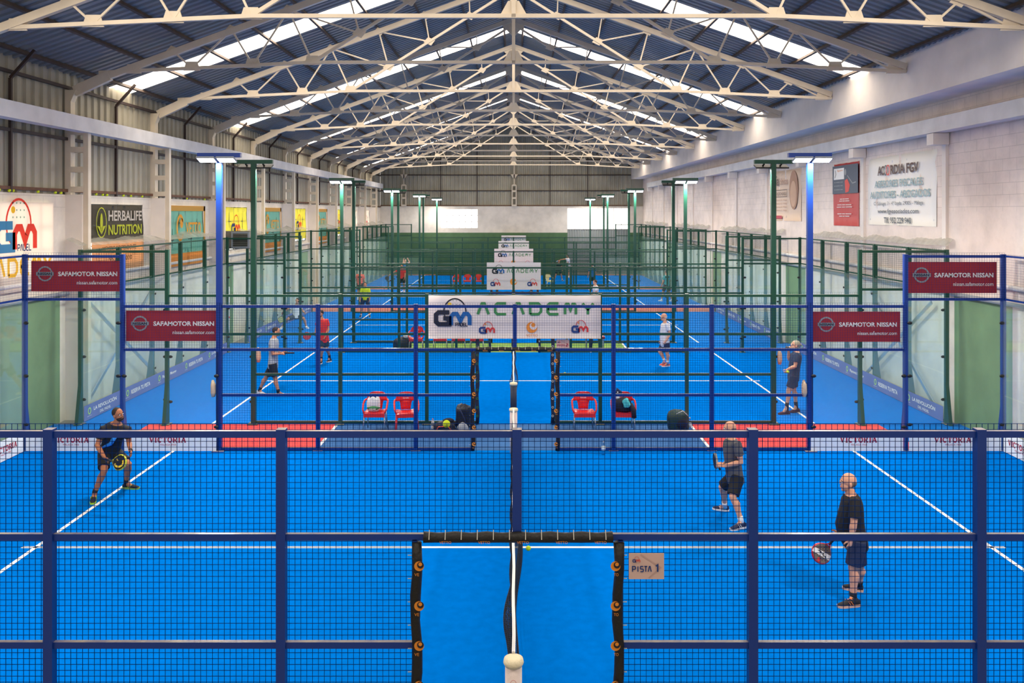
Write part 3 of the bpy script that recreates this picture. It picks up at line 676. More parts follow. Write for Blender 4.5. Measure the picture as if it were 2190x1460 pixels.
# ------------------------------------------------------------------ banners on the left wall (daylight behind)
CL=dict(w=cloth('white_sheet','F2E8DC',.45),k=cloth('charcoal_sheet','565044',.35),t=cloth('teal_sheet','86B4A8',.5),y=cloth('yellow_sheet','E2DC62',.5),o=cloth('orange_sheet','F2B25C',.5),s=cloth('salmon_sheet','E8BE90',.5))
CP=dict(r=cloth('print_red_sheet','E5402C',.3),b=cloth('print_blue_sheet','3F86B4',.3),d=cloth('print_navy_sheet','2E3F70',.3),y=cloth('print_gold_sheet','F2C62A',.4),g=cloth('print_lime_sheet','D9E03C',.4),w=cloth('print_cream_sheet','FFF4E4',.5),o=cloth('print_amber_sheet','FFA93A',.4),k=cloth('print_dark_sheet','2A2A30',.3))
EY=V((0,1,0))
for i,d in enumerate(bays):
    y0=d+CYW+(.85 if i==0 else .8); kind='wktytytyww'[i]
    if kind=='w' and i>0: kind='y' if i==7 else 'w'
    col={'w':'white','k':'charcoal','t':'teal','y':'yellow'}[kind]
    lab=['white daylit wall banner with red and blue racket logo','charcoal wall banner with lime leaf logo above an orange panel','teal wall banner framed in orange, nearest of its kind','yellow wall banner with small red and blue logo, nearest of its kind','teal wall banner framed in orange, second of its kind','yellow wall banner, second of its kind along the left wall','teal wall banner, farthest of its kind along the left wall','yellow wall banner, farthest of its kind along the left wall','white wall banner, second from the far end of the left wall','white wall banner nearest the far end of the left wall'][i]
    h=1.55 if kind!='k' else 1.0
    z0={'w':3.2 if i==0 else 3.5,'k':4.12,'t':3.55,'y':3.6}[kind]; zt=5.1; x=XL+.09
    r,S=banner('wall_banner',lab,'banner',(x,y0+(.12 if i else -.1),z0),EY,EZ,3.0 if i else 3.15,zt-z0,CL[kind],.004,'banners along the left wall',.02 if i else 0)
    S.N=V((1,0,0)); W=3.0
    if i==0:
        S.gm(.95,.85,1.5,CP['b'],CP['r'],CP['r'],dots=(CL['t'],CP['y'])); S.word('lettering',CP['d'],'PADEL',1.75,.86,.5,.13,.025); S.word('lettering',CP['y'],'ACADEMY',.1,.35,2.95,.33,.075,.45)
    elif kind=='k':
        S.stroke('logo',CP['g'],arc(.48,.5,.26,.38,0,345,15),.03,5,True); S.disc('logo',CP['g'],.48,.5,.07,5,.24); S.poly('logo',CP['g'],[(.26,.42),(.48,.2),(.44,.4)],5); S.poly('logo',CP['g'],[(.7,.42),(.48,.2),(.52,.4)],5)
        S.text('lettering',CP['w'],'HERBALIFE',.85,.54,1.95,.27,5,.02); S.text('lettering',CP['g'],'NUTRITION',.85,.17,1.95,.27,5,.02)
        b=MB().box(x-.004,x,y0+.14,y0+3.1,3.3,4.14).build('lower_panel',CL['s'],r); S2=Sheet((x,y0+.14,3.3),EY,EZ,r); S2.N=V((1,0,0)); S2.text('lettering',CP['k'],'MIEMBRO INDEPENDIENTE',.55,.58,1.9,.12,2); S2.text('lettering',CP['k'],'952 222 000',.9,.3,1.3,.12,2); S2.done()
    elif kind=='t':
        for a,b_,c_,d_ in ((0,0,.14,1.55),(2.86,0,3,1.55),(0,1.38,3,1.55)): S.rect('border',CL['o'],a,b_,c_,d_,5)
        S.stroke('logo',CP['o'],arc(.85,.85,.26,.38,30,330,12),.1,6); S.disc('logo',CP['o'],.95,1.0,.12,6,.16); S.text('lettering',CP['o'],'VETTO',1.3,.62,1.3,.4,6,.02)
        MB().box(x-.004,x,y0+.14,y0+3.1,3.2,3.6).build('lower_panel',CL['o'],r)
    elif kind=='y': S.gm(1.0,.45,1.0,CP['d'],CP['r'],CP['r'])
    else: S.gm(1.0,.45,1.0,CP['o'],CP['r'],CP['r'])
    S.done()
# ------------------------------------------------------------------ banners on the right wall
NY=V((0,-1,0)); xr=XR-.03
CW=mat('off_white_vinyl','E9E6E0',.7,bump=(2,.4)); TQ=mat('faded_teal_print','8FA9AC',.7); DG=mat('faded_grey_print','5C6468',.7); BG2=mat('beige_vinyl','DDC5B0',.75,bump=(2,.3)); BR=mat('faded_brown_print','B28A72',.75); BRD=mat('brown_lettering','5E4A44',.7)
r,S=banner('wall_banner','large white advice firm banner with grey lettering on the right wall','banner',(xr,17.2,4.53),NY,EZ,3.95,1.9,CW,.006,'banners along the right wall',.012); S.N=V((-1,0,0))
S.text('lettering',BRD,'AC',.7,1.38,.42,.26,5,.03); S.text('lettering',BRD,'RDIA FGV',1.5,1.38,1.6,.26,5,.03); S.stroke('rings',DG,arc(1.22,1.51,.1,.13,0,345,15),.035,5,True); S.stroke('rings',M['pred'],arc(1.36,1.51,.1,.13,0,345,15),.035,6,True)
S.text('lettering',TQ,'ASESORES FISCALES',.5,1.04,2.8,.2,5,.02); S.text('lettering',TQ,'AUDITORES - ABOGADOS',.2,.74,3.5,.2,5,.02); S.text('lettering',DG,'C/ Salvago, 3 - 4\u00ba Izqda. 29005 - M\u00e1laga',.45,.52,2.9,.13,5); S.text('lettering',DG,'www.fgvasociados.com',.7,.29,2.4,.16,5,.01); S.text('lettering',DG,'Tlf. 952 229 940',1.1,.06,1.6,.16,5,.02); S.done()
r,S=banner('wall_banner','narrow dark blue and red sports banner on the right wall','banner',(xr,19.85,4.47),NY,EZ,2.0,1.95,mat('red_vinyl','B8383A',.6,bump=(3,.3)),.006,'banners along the right wall',.01); S.N=V((-1,0,0))
NV=mat('slate_blue_vinyl','39485C',.6,bump=(3,.3)); S.rect('upper_field',NV,0,1.0,2.0,1.88,5); S.rect('label_box',M['pwhite'],.12,1.45,.95,1.8,6); S.text('lettering',M['orange'],'Sport',.4,1.68,.45,.08,7); S.stroke('figure',M['pblack'],[(.2,1.5),(.3,1.62),(.24,1.75)],.03,7)
S.poly('figure',M['pred'],[(1.05,1.02),(1.3,1.05),(1.4,1.25),(1.2,1.45),(1.0,1.4)],6); S.disc('figure',M['pgrey'],1.05,1.66,.07,6,.1); S.stroke('figure',M['pgrey'],[(1.2,1.55),(1.6,1.3),(1.85,1.33)],.03,6)
for z in (1.35,1.24,1.12): S.text('lettering',M['pgrey'],'lettering'[:0]+'\u2013 \u2013\u2013\u2013 \u2013\u2013',.15,z,.7,.02,6,.03)
for z,wd in ((.82,.7),(.76,.8),(.64,1.1),(.57,1.2),(.36,1.1),(.29,.8)): S.text('lettering',M['pwhite'],'\u2013\u2013\u2013 \u2013\u2013 \u2013\u2013\u2013\u2013',.95-wd/2,z,wd,.02,5,.03)
S.done()
r,S=banner('wall_banner','faded beige clinic banner with a face, beside the right green pole','banner',(xr,26.5,4.57),NY,EZ,3.6,1.92,BG2,.006,'banners along the right wall',.012); S.N=V((-1,0,0))
S.text('lettering',BRD,'cles\u00eda',.1,1.35,1.0,.4,5,.01); S.text('lettering',BR,'cl\u00ednicas',1.25,1.38,.95,.25,5); S.stroke('text_box',BRD,[(.1,.92),(2.1,.92),(2.1,1.18),(.1,1.18)],.02,5,True); S.text('lettering',BRD,'CL\u00cdNICA RESPONSABLE',.15,.97,1.9,.16,6)
for z in (.75,.62,.49,.36): S.text('lettering',BR,'Avda. Plutarco 52  M\u00e1laga',.3,z,1.8,.07,5)
S.rect('red_strip',M['vic'],.05,.08,1.5,.2,5); S.disc('portrait',BR,2.85,1.15,.48,4,.72); S.disc('portrait',mat('faded_skin_print','D3AE92',.75),2.82,1.0,.34,5,.48); S.done()
# ------------------------------------------------------------------ covers above the glass ends, cooler
SHEET=mat('weathered_cover_sheet','B4B2A4',.7,noise=(4,.25)); _n=SHEET.node_tree; _t=_n.nodes.new('ShaderNodeBsdfTransparent'); _x=_n.nodes.new('ShaderNodeMixShader'); _x.inputs[0].default_value=.5
_n.links.new(_n.nodes['Principled BSDF'].outputs[0],_x.inputs[1]); _n.links.new(_t.outputs[0],_x.inputs[2]); _n.links.new(_x.outputs[0],_n.nodes['Material Output'].inputs[0])

random.seed(3)
for k in range(1,5):
    for sg,lab in ((-1,'left'),(1,'right')):
        y0,y1=12.3+12.22*(k-1)+.1,12.22*(k-1)+22.0
        xa,xb=(XL+.16,-10.1) if sg<0 else (XR-.04,10.12)
        mb=MB(); n=40; sec=int((y1-y0)/.12); 
        for i in range(sec+1):
            y=y0+(y1-y0)*i/sec; lump=.03*math.sin(i*.21+k)+.025*math.sin(i*.57)+.02*math.sin(i*.13); cr=.012*(i%2)
            for (x,z) in ((xa,4.22+lump),((xa+xb)/2,4.16+lump*.8),(xb,4.08+lump*.25)): mb.v.append((x,y,z+cr))
        for i in range(sec):
            for j in (0,1): a=i*3+j; mb.f.append((a,a+3,a+4,a+1))
        o=mb.build('cover_sheet',SHEET); tag(o,'wavy weathered sheet over the gap at the %s end of the %s court'%(lab,ORD[k]),'cover sheet','cover sheets above the glass ends')
r=thing('air_cooler','grey metal air cooler with a louvred front above the left fence','air cooler',(-9.9,23.1,3.62))
MB().box(-10.55,-9.35,22.66,23.5,3.6,4.22).build('housing',mat('grey_brown_metal','6E6A60',.5,noise=(5,.2)),r)
MB().box(-10.0,-9.36,22.62,22.66,3.62,3.68).box(-10.0,-9.36,22.62,22.66,4.14,4.2).box(-10.0,-9.94,22.62,22.66,3.68,4.14).box(-9.42,-9.36,22.62,22.66,3.68,4.14).build('front_frame',M['pgrey'],r)
mb=MB(); [mb.bar((-9.94,22.63,3.72+.07*i),(-9.42,22.63,3.72+.07*i),.03,.012) for i in range(6)]; mb.build('louvre',M['dark'],r)
MB().bar((-10.5,22.9,3.6),(-10.5,22.9,0),.05).build('support_leg',M['pgrey'],r); MB().bar((-9.5,23.3,3.6),(-9.5,23.3,0),.05).build('support_leg',M['pgrey'],r)
# ------------------------------------------------------------------ tennis balls
def ball(p,lab,grp=None,r=.033): o=MB().sph(p,r,16,10).build('tennis_ball',M['ball'],None,True,off=p); tag(o,lab,'ball',grp); return o
ball(at(955,906,7.5),'yellow tennis ball in the air just above the nearest top rail')
ball(at(1130,1172,11.0),'yellow tennis ball in the air beside the net in the nearest doorway')
ball(at(1208,798,25.4),'small yellow tennis ball on the floor of the second court')
for n,px in enumerate((2,24,32,85,122,134,209,223,232,267,283,307,363,402,440,465)):
    d=-10.52*F/(px-CX); ball((-10.56,d+CYW,5.336+(0 if n%3 else .005)),'yellow tennis ball on the left wall ledge','tennis balls on the left wall ledge')
# ------------------------------------------------------------------ people
def frame(d,ref):
    d=V(d).normalized(); a=(V(ref)-d*V(ref).dot(d)); a=a.normalized() if a.length>1e-4 else d.orthogonal().normalized(); return d,a,d.cross(a)
def limb(mb,pts,rad,n=12): mb.tube(pts,rad,n)
def remesh(mb,name,m,par,vox,sm=2):
    o=mb.build(name,m,par,True)
    a=o.modifiers.new('r','REMESH'); a.mode='VOXEL'; a.voxel_size=vox; a.use_smooth_shade=True
    if sm: b=o.modifiers.new('s','SMOOTH'); b.factor=.5; b.iterations=sm
    bpy.context.view_layer.update(); dg=bpy.context.evaluated_depsgraph_get()
    me=bpy.data.meshes.new_from_object(o.evaluated_get(dg)); o.modifiers.clear(); o.data=me
    if m and not me.materials: me.materials.append(m)
    return o
SKIN={'tan':mat('skin_tan','C98A68',.55,spec=.3),'fair':mat('skin_fair','DDA284',.55,spec=.3),'brown':mat('skin_brown','B0714F',.55,spec=.3)}
def hand(mb,w,hd,pn,side,curl,s):
    hd,pn,_=frame(hd,pn); ax=hd.cross(pn)*side
    def ring(c,a,b): return [c+ax*a*math.cos(t*math.pi/5)+pn*b*math.sin(t*math.pi/5) for t in range(10)]
    mb.loft([ring(w-hd*.02,.026*s,.02*s),ring(w+hd*.03*s,.034*s,.018*s),ring(w+hd*.075*s,.043*s,.015*s),ring(w+hd*.098*s,.04*s,.011*s)])
    for i in range(4):
        L=(.074,.084,.078,.06)[i]*s; b=w+hd*(.088-.004*abs(i-1.5))*s+ax*(-.034+.0228*i)*s; a=0; P=[b]; fan=ax*(i-1.5)*.09
        for k,ln in enumerate((.42,.32,.26)):
            a+=curl*(1.0,1.15,.9)[k]*(1+.06*i); P.append(P[-1]+((hd+fan).normalized()*math.cos(a)+pn*math.sin(a))*L*ln)
        mb.tube(P,[.0092*s,.0088*s,.008*s,.006*s],8)
    b=w+hd*.025*s-ax*.03*s; P=[b,b+(hd*.6-ax*.65+pn*.35).normalized()*.04*s]; P.append(P[-1]+(hd*.8-ax*.25+pn*(.3+.5*curl)).normalized()*.032*s); P.append(P[-1]+(hd*.75+ax*.15*curl+pn*(.2+.7*curl)).normalized()*.026*s)
    mb.tube(P,[.013*s,.0115*s,.0095*s,.007*s],8)
def person(lab,J,f,colors,s=1.0,vox=.009,belly=0,tf=None,hair='short',hats=None,shirt_len=1.0,sleeve=.62,curls=(.5,.5),hd=None,pn=None,headtilt=(0,0,1),socks=None,extra=None,skin='tan'):
    """J: joint positions; f: facing of the head; tf: facing of the trunk; left/right are the person's own"""
    H=(J['hl']+J['hr'])/2; N=J['neck']; base=V((H.x,H.y,0)); r=thing('person',lab,'person',base)
    tf=V(tf or f).normalized(); f=V(f).normalized(); sk=SKIN[skin]
    up=(N-H).normalized(); hx=(J['hl']-J['hr']).normalized(); sx=(J['sl']-J['sr']).normalized()
    L=(N-H).length
    def ring(t,w,dp,n=18,sh=0,off=0):
        c=H.lerp(N,t); a=hx.lerp(sx,min(max(t,0),1)); a=(a-up*a.dot(up)).normalized(); b=a.cross(up).normalized()
        if b.dot(tf)<0: b=-b
        bl=belly*max(0,1-abs(t-.32)/.5); c=c+b*(sh+bl*.6)
        return [c+a*(w+off)*math.cos(2*math.pi*i/n)+b*(dp+off+bl*.6)*math.sin(2*math.pi*i/n) for i in range(n)]
    sw=(J['sl']-J['sr']).length/2
    ss=max(.15,min(.2,sw+.0))*1.0
    prof=[(-.2,.09,.075),(-.1,.145,.105),(.02,.165,.118),(.2,.155,.108),(.4,.15,.105),(.6,.165,.115),(.78,.178,.12),(.9,.165,.105),(.97,.11,.08),(1.03,.062,.06)]
    body=MB(); body.loft([ring(t,w*s,d*s) for t,w,d in prof])
    hc=J['head']; hu=V(headtilt).normalized(); hu=(hu-f*hu.dot(f)).normalized(); hr=f.cross(hu)
    body.tube([N-up*.05,N+up*.02,hc-hu*.07*s-f*.012],[.066*s,.06*s,.056*s],14)
    body.ell(hc+hu*.025*s-f*.012*s,(hr*.076*s,f*.096*s,hu*.092*s),20,14)
    body.ell(hc-hu*.045*s+f*.018*s,(hr*.06*s,f*.066*s,hu*.072*s),18,12)
    body.ell(hc-hu*.095*s+f*.05*s,(hr*.028*s,f*.026*s,hu*.022*s),10,7)
    body.loft([[hc+f*a*s+hr*b*s+hu*c*s for a,b,c in ((x,-wd,z),(x,wd,z),(x+.008,0,z+.01))] for x,wd,z in ((.078,.008,.02),(.09,.012,-.005),(.098,.016,-.028),(.08,.017,-.036))])
    body.ell(hc+hu*.022*s+f*.07*s,(hr*.055*s,f*.02*s,hu*.01*s),12,6)
    body.ell(hc-hu*.062*s+f*.078*s,(hr*.024*s,f*.01*s,hu*.008*s),10,6)
    for q in (-1,1): body.ell(hc+hr*q*.077*s-f*.012*s-hu*.012*s,(hr*.012*s,f*.02*s,hu*.032*s),10,7)
    def mid(a,b,t): return a.lerp(b,t)
    for q in 'lr':
        S,E,W=J['s'+q],J['e'+q],J['w'+q]
        inn=mid(S,N,.35)-up*.03
        body.tube([inn,S,mid(S,E,.3),mid(S,E,.7),E,mid(E,W,.25),mid(E,W,.7),W],[.06*s,.062*s,.054*s,.047*s,.041*s,.044*s,.033*s,.027*s],12)
        Hh,K,A=J['h'+q],J['k'+q],J['a'+q]
        b1=(K-Hh).normalized(); calf=-tf*.018*s
        body.tube([Hh+V((0,0,.02)),mid(Hh,K,.25),mid(Hh,K,.6),mid(Hh,K,.9),K,mid(K,A,.12),mid(K,A,.32)+calf,mid(K,A,.65)+calf*.3,A],[.098*s,.092*s,.076*s,.06*s,.058*s,.053*s,.062*s,.044*s,.037*s],14)
        tv=J['t'+q]-J['c'+q]; body.tube([A,A.lerp(J['c'+q],.4)+tv*.15,J['c'+q].lerp(J['t'+q],.6)+V((0,0,.03))],[.038*s,.04*s,.03*s],10)
    for i,q in enumerate('lr'):
        E,W=J['e'+q],J['w'+q]; d=(hd or {}).get(q) or (W-E); p=(pn or {}).get(q) or (tf*.6+(V((0,0,-.2)))+(hx if q=='r' else -hx)*.6)
        hand(body,W,d,p,1 if q=='l' else -1,curls[i],s)
    b=remesh(body,'body',sk,r,vox,2)
    # clothes
    C=colors
    c=MB(); n0=-.12*shirt_len
    sp=[(n0,.172,.13),(0,.178,.132),(.2,.168,.122),(.4,.163,.118),(.6,.178,.128),(.78,.19,.132),(.9,.178,.118),(.97,.12,.09),(1.0,.078,.075)]
    c.loft([ring(t,w*s,d*s) for t,w,d in sp])
    for q in 'lr':
        S,E=J['s'+q],J['e'+q]; c.tube([mid(S,N,.4)-up*.03,S+up*.004,mid(S,E,.3),mid(S,E,sleeve)],[.07*s,.075*s,.072*s,.07*s],12)
    sh=remesh(c,'shirt',C['shirt'],r,vox,3)
    c=MB(); c.loft([ring(t,w*s,d*s) for t,w,d in ((-.22,.1,.09),(-.12,.168,.128),(0,.174,.13),(.1,.166,.122),(.14,.16,.115))])
    sl=C.get('short_len',.82)
    for q in 'lr':
        Hh,K=J['h'+q],J['k'+q]; c.tube([Hh+V((0,0,.03)),mid(Hh,K,.3),mid(Hh,K,sl)],[.108*s,.106*s,.098*s],14)
        if sl>.95: c.tube([mid(Hh,K,.9),K,mid(K,J['a'+q],.5),mid(K,J['a'+q],.97)],[.09*s,.075*s,.068*s,.06*s],12)
    remesh(c,'shorts' if sl<.95 else 'trousers',C['shorts'],r,vox,3)
    for q in 'lr':
        Hc,T=J['c'+q],J['t'+q]; d=(T-Hc); ln=d.length; d.normalize(); u=V((0,0,1)); u=(u-d*u.dot(d)).normalized(); a=d.cross(u)
        def fr(t,w,h,z): 
            cc=Hc+d*ln*t+u*z; return [cc+a*w*s*math.cos(i*math.pi/6)+u*h*s*max(-.9,math.sin(i*math.pi/6)) for i in range(12)]
        m=MB().loft([fr(-.03,.026,.03,.045),fr(.1,.037,.045,.055),fr(.3,.038,.045,.058),fr(.5,.042,.036,.045),fr(.75,.047,.026,.035),fr(.95,.035,.018,.028),fr(1.02,.015,.01,.024)])
        shn=m.build('shoe',C['shoe'],r,True)
        def fs(t,w): 
            cc=Hc+d*ln*t; return [cc+a*w*s*x+u*z for x,z in ((-1,.0),(1,.0),(1,.026),(-1,.026))]
        MB().loft([fs(-.04,.028),fs(.15,.04),(fs(.5,.043)),fs(.75,.05),fs(1.0,.036),fs(1.04,.016)]).build('sole',C.get('sole',M['pwhite']),shn)
        if vox<.0075:
            l=MB()
            for t in (.38,.48,.58): cc=Hc+d*ln*t+u*(.092-.04*(t-.38)/.2*1.0)*s; l.bar(cc-a*.024*s,cc+a*.024*s,.012,.01)
            l.build('laces',C.get('lace',M['pwhite']),shn)
            l=MB(); 
            for t in (.35,.47): cc=Hc+d*ln*t+a*.04*s+u*.03; l.bar(cc,cc+d*.03+u*.045,.012,.006); cc=Hc+d*ln*t-a*.04*s+u*.03; l.bar(cc,cc+d*.03+u*.045,.012,.006)
            l.build('stripe',C.get('lace',M['pwhite']),shn)
        A=J['a'+q]; K=J['k'+q]; sc=C.get('sock',M['pwhite']); top=C.get('sock_h',.12)
        MB().tube([A.lerp(Hc+d*.06,.5),A,A.lerp(K,top)],[.042*s,.043*s,.046*s],12).build('sock',sc,r,True)
    hm=C.get('hair'); 
    if hm:
        h=MB()
        if hair=='short': h.ell(hc+hu*.036*s-f*.022*s,(hr*.08*s,f*.092*s,hu*.09*s),20,12)
        elif hair=='bald': 
            h.ell(hc+hu*.0*s-f*.03*s,(hr*.0795*s,f*.08*s,hu*.06*s),20,12)
        elif hair=='bun': h.ell(hc+hu*.036*s-f*.024*s,(hr*.084*s,f*.096*s,hu*.092*s),20,12); h.sph(hc+hu*.04*s-f*.125*s,.035*s)
        h.build('hair',hm,r,True)
        if C.get('beard'): MB().ell(hc-hu*.066*s+f*.022*s,(hr*.0625*s,f*.068*s,hu*.056*s),18,10).build('beard',hm,r,True)
    if vox<.012:
        for q in (-1,1):
            e=MB().sph(hc+hr*q*.031*s+f*.083*s+hu*.0*s,.0108*s,10,6).build('eye',M['pwhite'],r,True); MB().sph(hc+hr*q*.031*s+f*.0915*s+hu*.0*s,.0062*s,8,5).build('pupil',M['pblack'],e,True)
            MB().tube([hc+hr*(q*.031+k*.018)*s+f*(.088-.01*abs(k))*s+hu*(.025-.003*abs(k))*s for k in (-1,0,1)],.0045*s,6).build('eyebrow',hm or M['pgrey'],r)
        MB().tube([hc+hr*k*.02*s+f*(.089-.006*abs(k))*s-hu*.06*s for k in (-1,0,1)],.0045*s,6).build('mouth',mat('lips','A5584C',.5),r)
    if C.get('band'):
        q,mm=C['band']; E,W=J['e'+q],J['w'+q]; MB().tube([W.lerp(E,.14),W.lerp(E,-.01)],.034*s,12).build('wristband',mm,r,True)
    return r,(hc,hu,f,hr)
def racket(lab,grip,head,nrm,m_face,m_rim,m_dec=None,s=1.0,grp=None):
    """padel racket: solid teardrop head on a short handle"""
    grip,head=V(grip),V(head); d,a,n=frame(head-grip,V(nrm).cross(head-grip)); n=V(nrm); n=(n-d*n.dot(d)).normalized(); a=d.cross(n)
    r=thing('padel_racket',lab,'racket',grip,grp)
    out=[]
    for i in range(36):
        t=2*math.pi*i/36; x=math.sin(t)*.13; y=math.cos(t)*.135; k=1-.28*max(0,-math.cos(t))**1.5
        out.append((x*k*s,y*s))
    def P(x,y,z): return tuple(head+a*x+d*y+n*z)
    MB().loft([[P(x*k,y*k,z) for x,y in out] for k,z in ((.9,-.019),(.97,-.016),(1,-.008),(1,.008),(.97,.016),(.9,.019))],cap=False).build('rim',m_rim,r,True)
    MB().loft([[P(x*.93,y*.93,z) for x,y in out] for z in (-.018,.018)]).build('face',m_face,r)
    mb=MB()
    for i in range(-3,4):
        for j in range(-3,3):
            if i*i+j*j<11:
                for z0,z1 in ((-.0195,-.017),(.017,.0195)): mb.loft([[P(i*.027*s+.006*math.cos(t*math.pi/4),j*.027*s+.006*math.sin(t*math.pi/4)+.01,z) for t in range(8)] for z in (z0,z1)])
    o=mb.build('hole_pattern',M['dark'],r); o['kind']='stuff'
    if m_dec:
        S=Sheet(head+n*.016,a,d,r)
        for sg in (1,-1):
            S=Sheet(head+n*.017*sg,a*sg,d,r)
            m_dec(S); S.done()
    th=head-d*.12*s
    MB().bar(tuple(th-a*.05*s+d*.02),tuple(grip+d*.1),.012,.025,up=n).bar(tuple(th+a*.05*s+d*.02),tuple(grip+d*.1),.012,.025,up=n).build('throat',m_rim,r)
    MB().tube([grip-d*.05,grip+d*.02,grip+d*.12],[.018,.016,.015],10).build('handle',M['dark'],r,True)
    return r
def jj(dist,**k):
    """joints given as picture point plus distance offset"""
    o={}
    for n,v in k.items(): o[n]=at(v[0],v[1],dist+(v[2] if len(v)>2 else 0))
    return o
def foot(J,q,hx,hy,hd,tx,ty,td):
    """heel and toe on the ground"""
    for n,x,d in (('c',hx,hd),('t',tx,td)): J[n+q]=V(((x-CX)*d/F,d+CYW,.0))
c_=lambda n,h,**k: mat(n,h,.8,**k)
NAVY=c_('navy_fabric','1C2A4C'); BLK=c_('black_fabric','15161A'); GREY=c_('grey_fabric','55555A'); LG=c_('light_grey_fabric','A9AEB4'); REDF=c_('red_fabric','D8302C'); WHT=c_('white_fabric','E4E4E8'); YEL=c_('neon_yellow_fabric','C9DC1E'); CORAL=c_('coral_fabric','E8604E'); BLF=c_('blue_fabric','2F7FC0'); TEAL=c_('teal_fabric','2A8F96'); BTL=c_('deep_teal_fabric','1F6590')
HB=c_('dark_brown_hair','2E2019'); HG=c_('grey_stubble','6B5A50'); HW=c_('white_hair','D8D0C4'); HBL=c_('ash_blond_hair','A89C86')
SHB=c_('black_shoe','1C1E24'); SHW=c_('white_shoe','D6D6DA'); SHO=c_('orange_shoe','F0603A'); SHM=c_('maroon_shoe','4A1824'); LIMEF=c_('lime_rubber','B8E02A'); ORF=c_('bright_orange','FF8A3C')
# 1 nearest left player
J=jj(14.45,head=(253,886,0),neck=(249,905,.03),sr=(221,918,-.02),sl=(273,919,.1),er=(208,952,-.12),wr=(223,977,-.3),el=(276,946,.12),wl=(279.5,964,-.08),hr=(223,968,.2),hl=(245,968,.28),kr=(222,1008,-.15),kl=(275,993,.2),ar=(203,1051,-.12),al=(270,1028,.42))
foot(J,'r',202,0,14.42,198,0,14.1); foot(J,'l',264,0,14.93,297,0,14.9)
def dec1(S):
    S.stroke('print',M['pyel'],arc(0,0,.07,.085,-60,130,9),.03,1); S.stroke('print',M['pyel'],[(-.05,-.06),(-.02,-.02)],.02,1)
r,_=person('person in black and blue shirt and black shorts, crouching with racket at the left',J,(.85,-.45,.12),dict(shirt=BLK,shorts=BLK,shoe=SHB,sole=LIMEF,lace=LIMEF,sock=BLK,hair=HB,beard=True,short_len=.78,band=('l',BLK)),1.0,.0062,tf=(.35,-.9,-.3),curls=(.35,1.1),hd={'r':(.75,-.3,-.25)},pn={'r':(-.2,-.5,-.8)},headtilt=(.1,-.25,1),skin='brown')
# blue sweep printed on the shirt front
C1=(J['neck']+ (J['hl']+J['hr'])/2)/2
mb=MB(); fr=V((.2,-.95,-.1)).normalized(); aa=V((.95,.2,.05)).normalized(); 
P0=[(J['neck'].lerp(J['hl'],.35)+V((.06,-.15,0))),(J['neck'].lerp(J['hl'],.6)+V((0,-.165,0))),((J['hr']+J['hl'])/2+V((-.08,-.17,.12)))]
mb.tube(P0,[.04,.034,.012],8).build('shirt_print',mat('bright_blue_print','1F86E0',.7),r,True)
racket('black and yellow padel racket held by the crouching player at the left',at(229,983,14.06),at(256,988.5,13.98),(.2,-.95,.25),BLK,mat('yellow_rim','C9CC2A',.4),dec1)
# 2 bald player in grey at the net
J=jj(13.35,head=(1560,916,0),neck=(1563,937,.02),sl=(1577,951,-.19),sr=(1556,951,.17),el=(1585,988,-.22),wl=(1549,996,-.14),er=(1560,985,.22),wr=(1545,994,.06),hl=(1577,1022,-.08),hr=(1568,1020,.12),kl=(1567,1062,-.22),kr=(1544,1042,.2),al=(1584,1110,-.3),ar=(1550,1077,.38))
foot(J,'l',1594,0,13.06,1563,0,12.95); foot(J,'r',1558,0,13.78,1525,0,13.88)
person('bald person in grey shirt and black shorts waiting by the net',J,(-1,.15,.05),dict(shirt=GREY,shorts=BLK,shoe=NAVY,sole=M['pwhite'],sock=M['pwhite'],hair=HG,short_len=.9),.98,.0062,tf=(-1,.1,-.1),hair='bald',curls=(1.0,1.0),belly=.02,headtilt=(-.12,0,1),hd={'l':(-.9,.2,.2),'r':(-.9,-.1,.2)},skin='fair')
racket('dark padel racket held upright and edge-on by the player in grey',at(1538,1000,13.32),at(1535.5,1008,13.42)+V((0,.16,.12)),(1,0,.05),BLK,M['pgrey'])
# 3 nearest right player
J=jj(10.65,head=(1813,1031,0),neck=(1819,1056,0),sl=(1829,1075,-.2),sr=(1815,1074,.17),el=(1826,1118,-.25),wl=(1820,1151,-.25),er=(1808,1110,.2),wr=(1797,1138,.16),hl=(1834,1160,-.1),hr=(1832,1158,.1),kl=(1824,1213,-.12),kr=(1838,1210,.12),al=(1825,1273,-.16),ar=(1838,1246,.2))
foot(J,'l',1837,0,10.46,1793,0,10.42); foot(J,'r',1845,0,10.85,1803,0,10.95)
def dec3(S):
    S.poly('print',M['pwhite'],[(-.12,.0),(-.1,-.06),(.12,.02),(.11,.08)],1); S.disc('print',M['pred'],-.02,.09,.025,1); S.text('lettering',M['pblack'],'viper',-.07,-.015,.14,.04,2,.03)
person('bald person in black shirt and navy shorts standing with a racket at the right',J,(-1,.05,.06),dict(shirt=BLK,shorts=NAVY,shoe=SHB,sole=mat('pale_peach_rubber','E8B89A',.7),lace=ORF,sock=BLK,hair=HG,short_len=.9,band=('r',BLK)),1.0,.0062,belly=.115,tf=(-1,0,-.05),hair='bald',curls=(.4,1.0),sleeve=.75,headtilt=(-.1,0,1),hd={'r':(-.8,-.1,-.5)},skin='fair')
racket('red rimmed padel racket with white band held low by the player at the right',at(1786,1150,10.78),at(1757,1182,10.7),(-.15,-1,.1),mat('grey_brown_face','6E625C',.5),mat('red_rim','C2182E',.3),dec3)
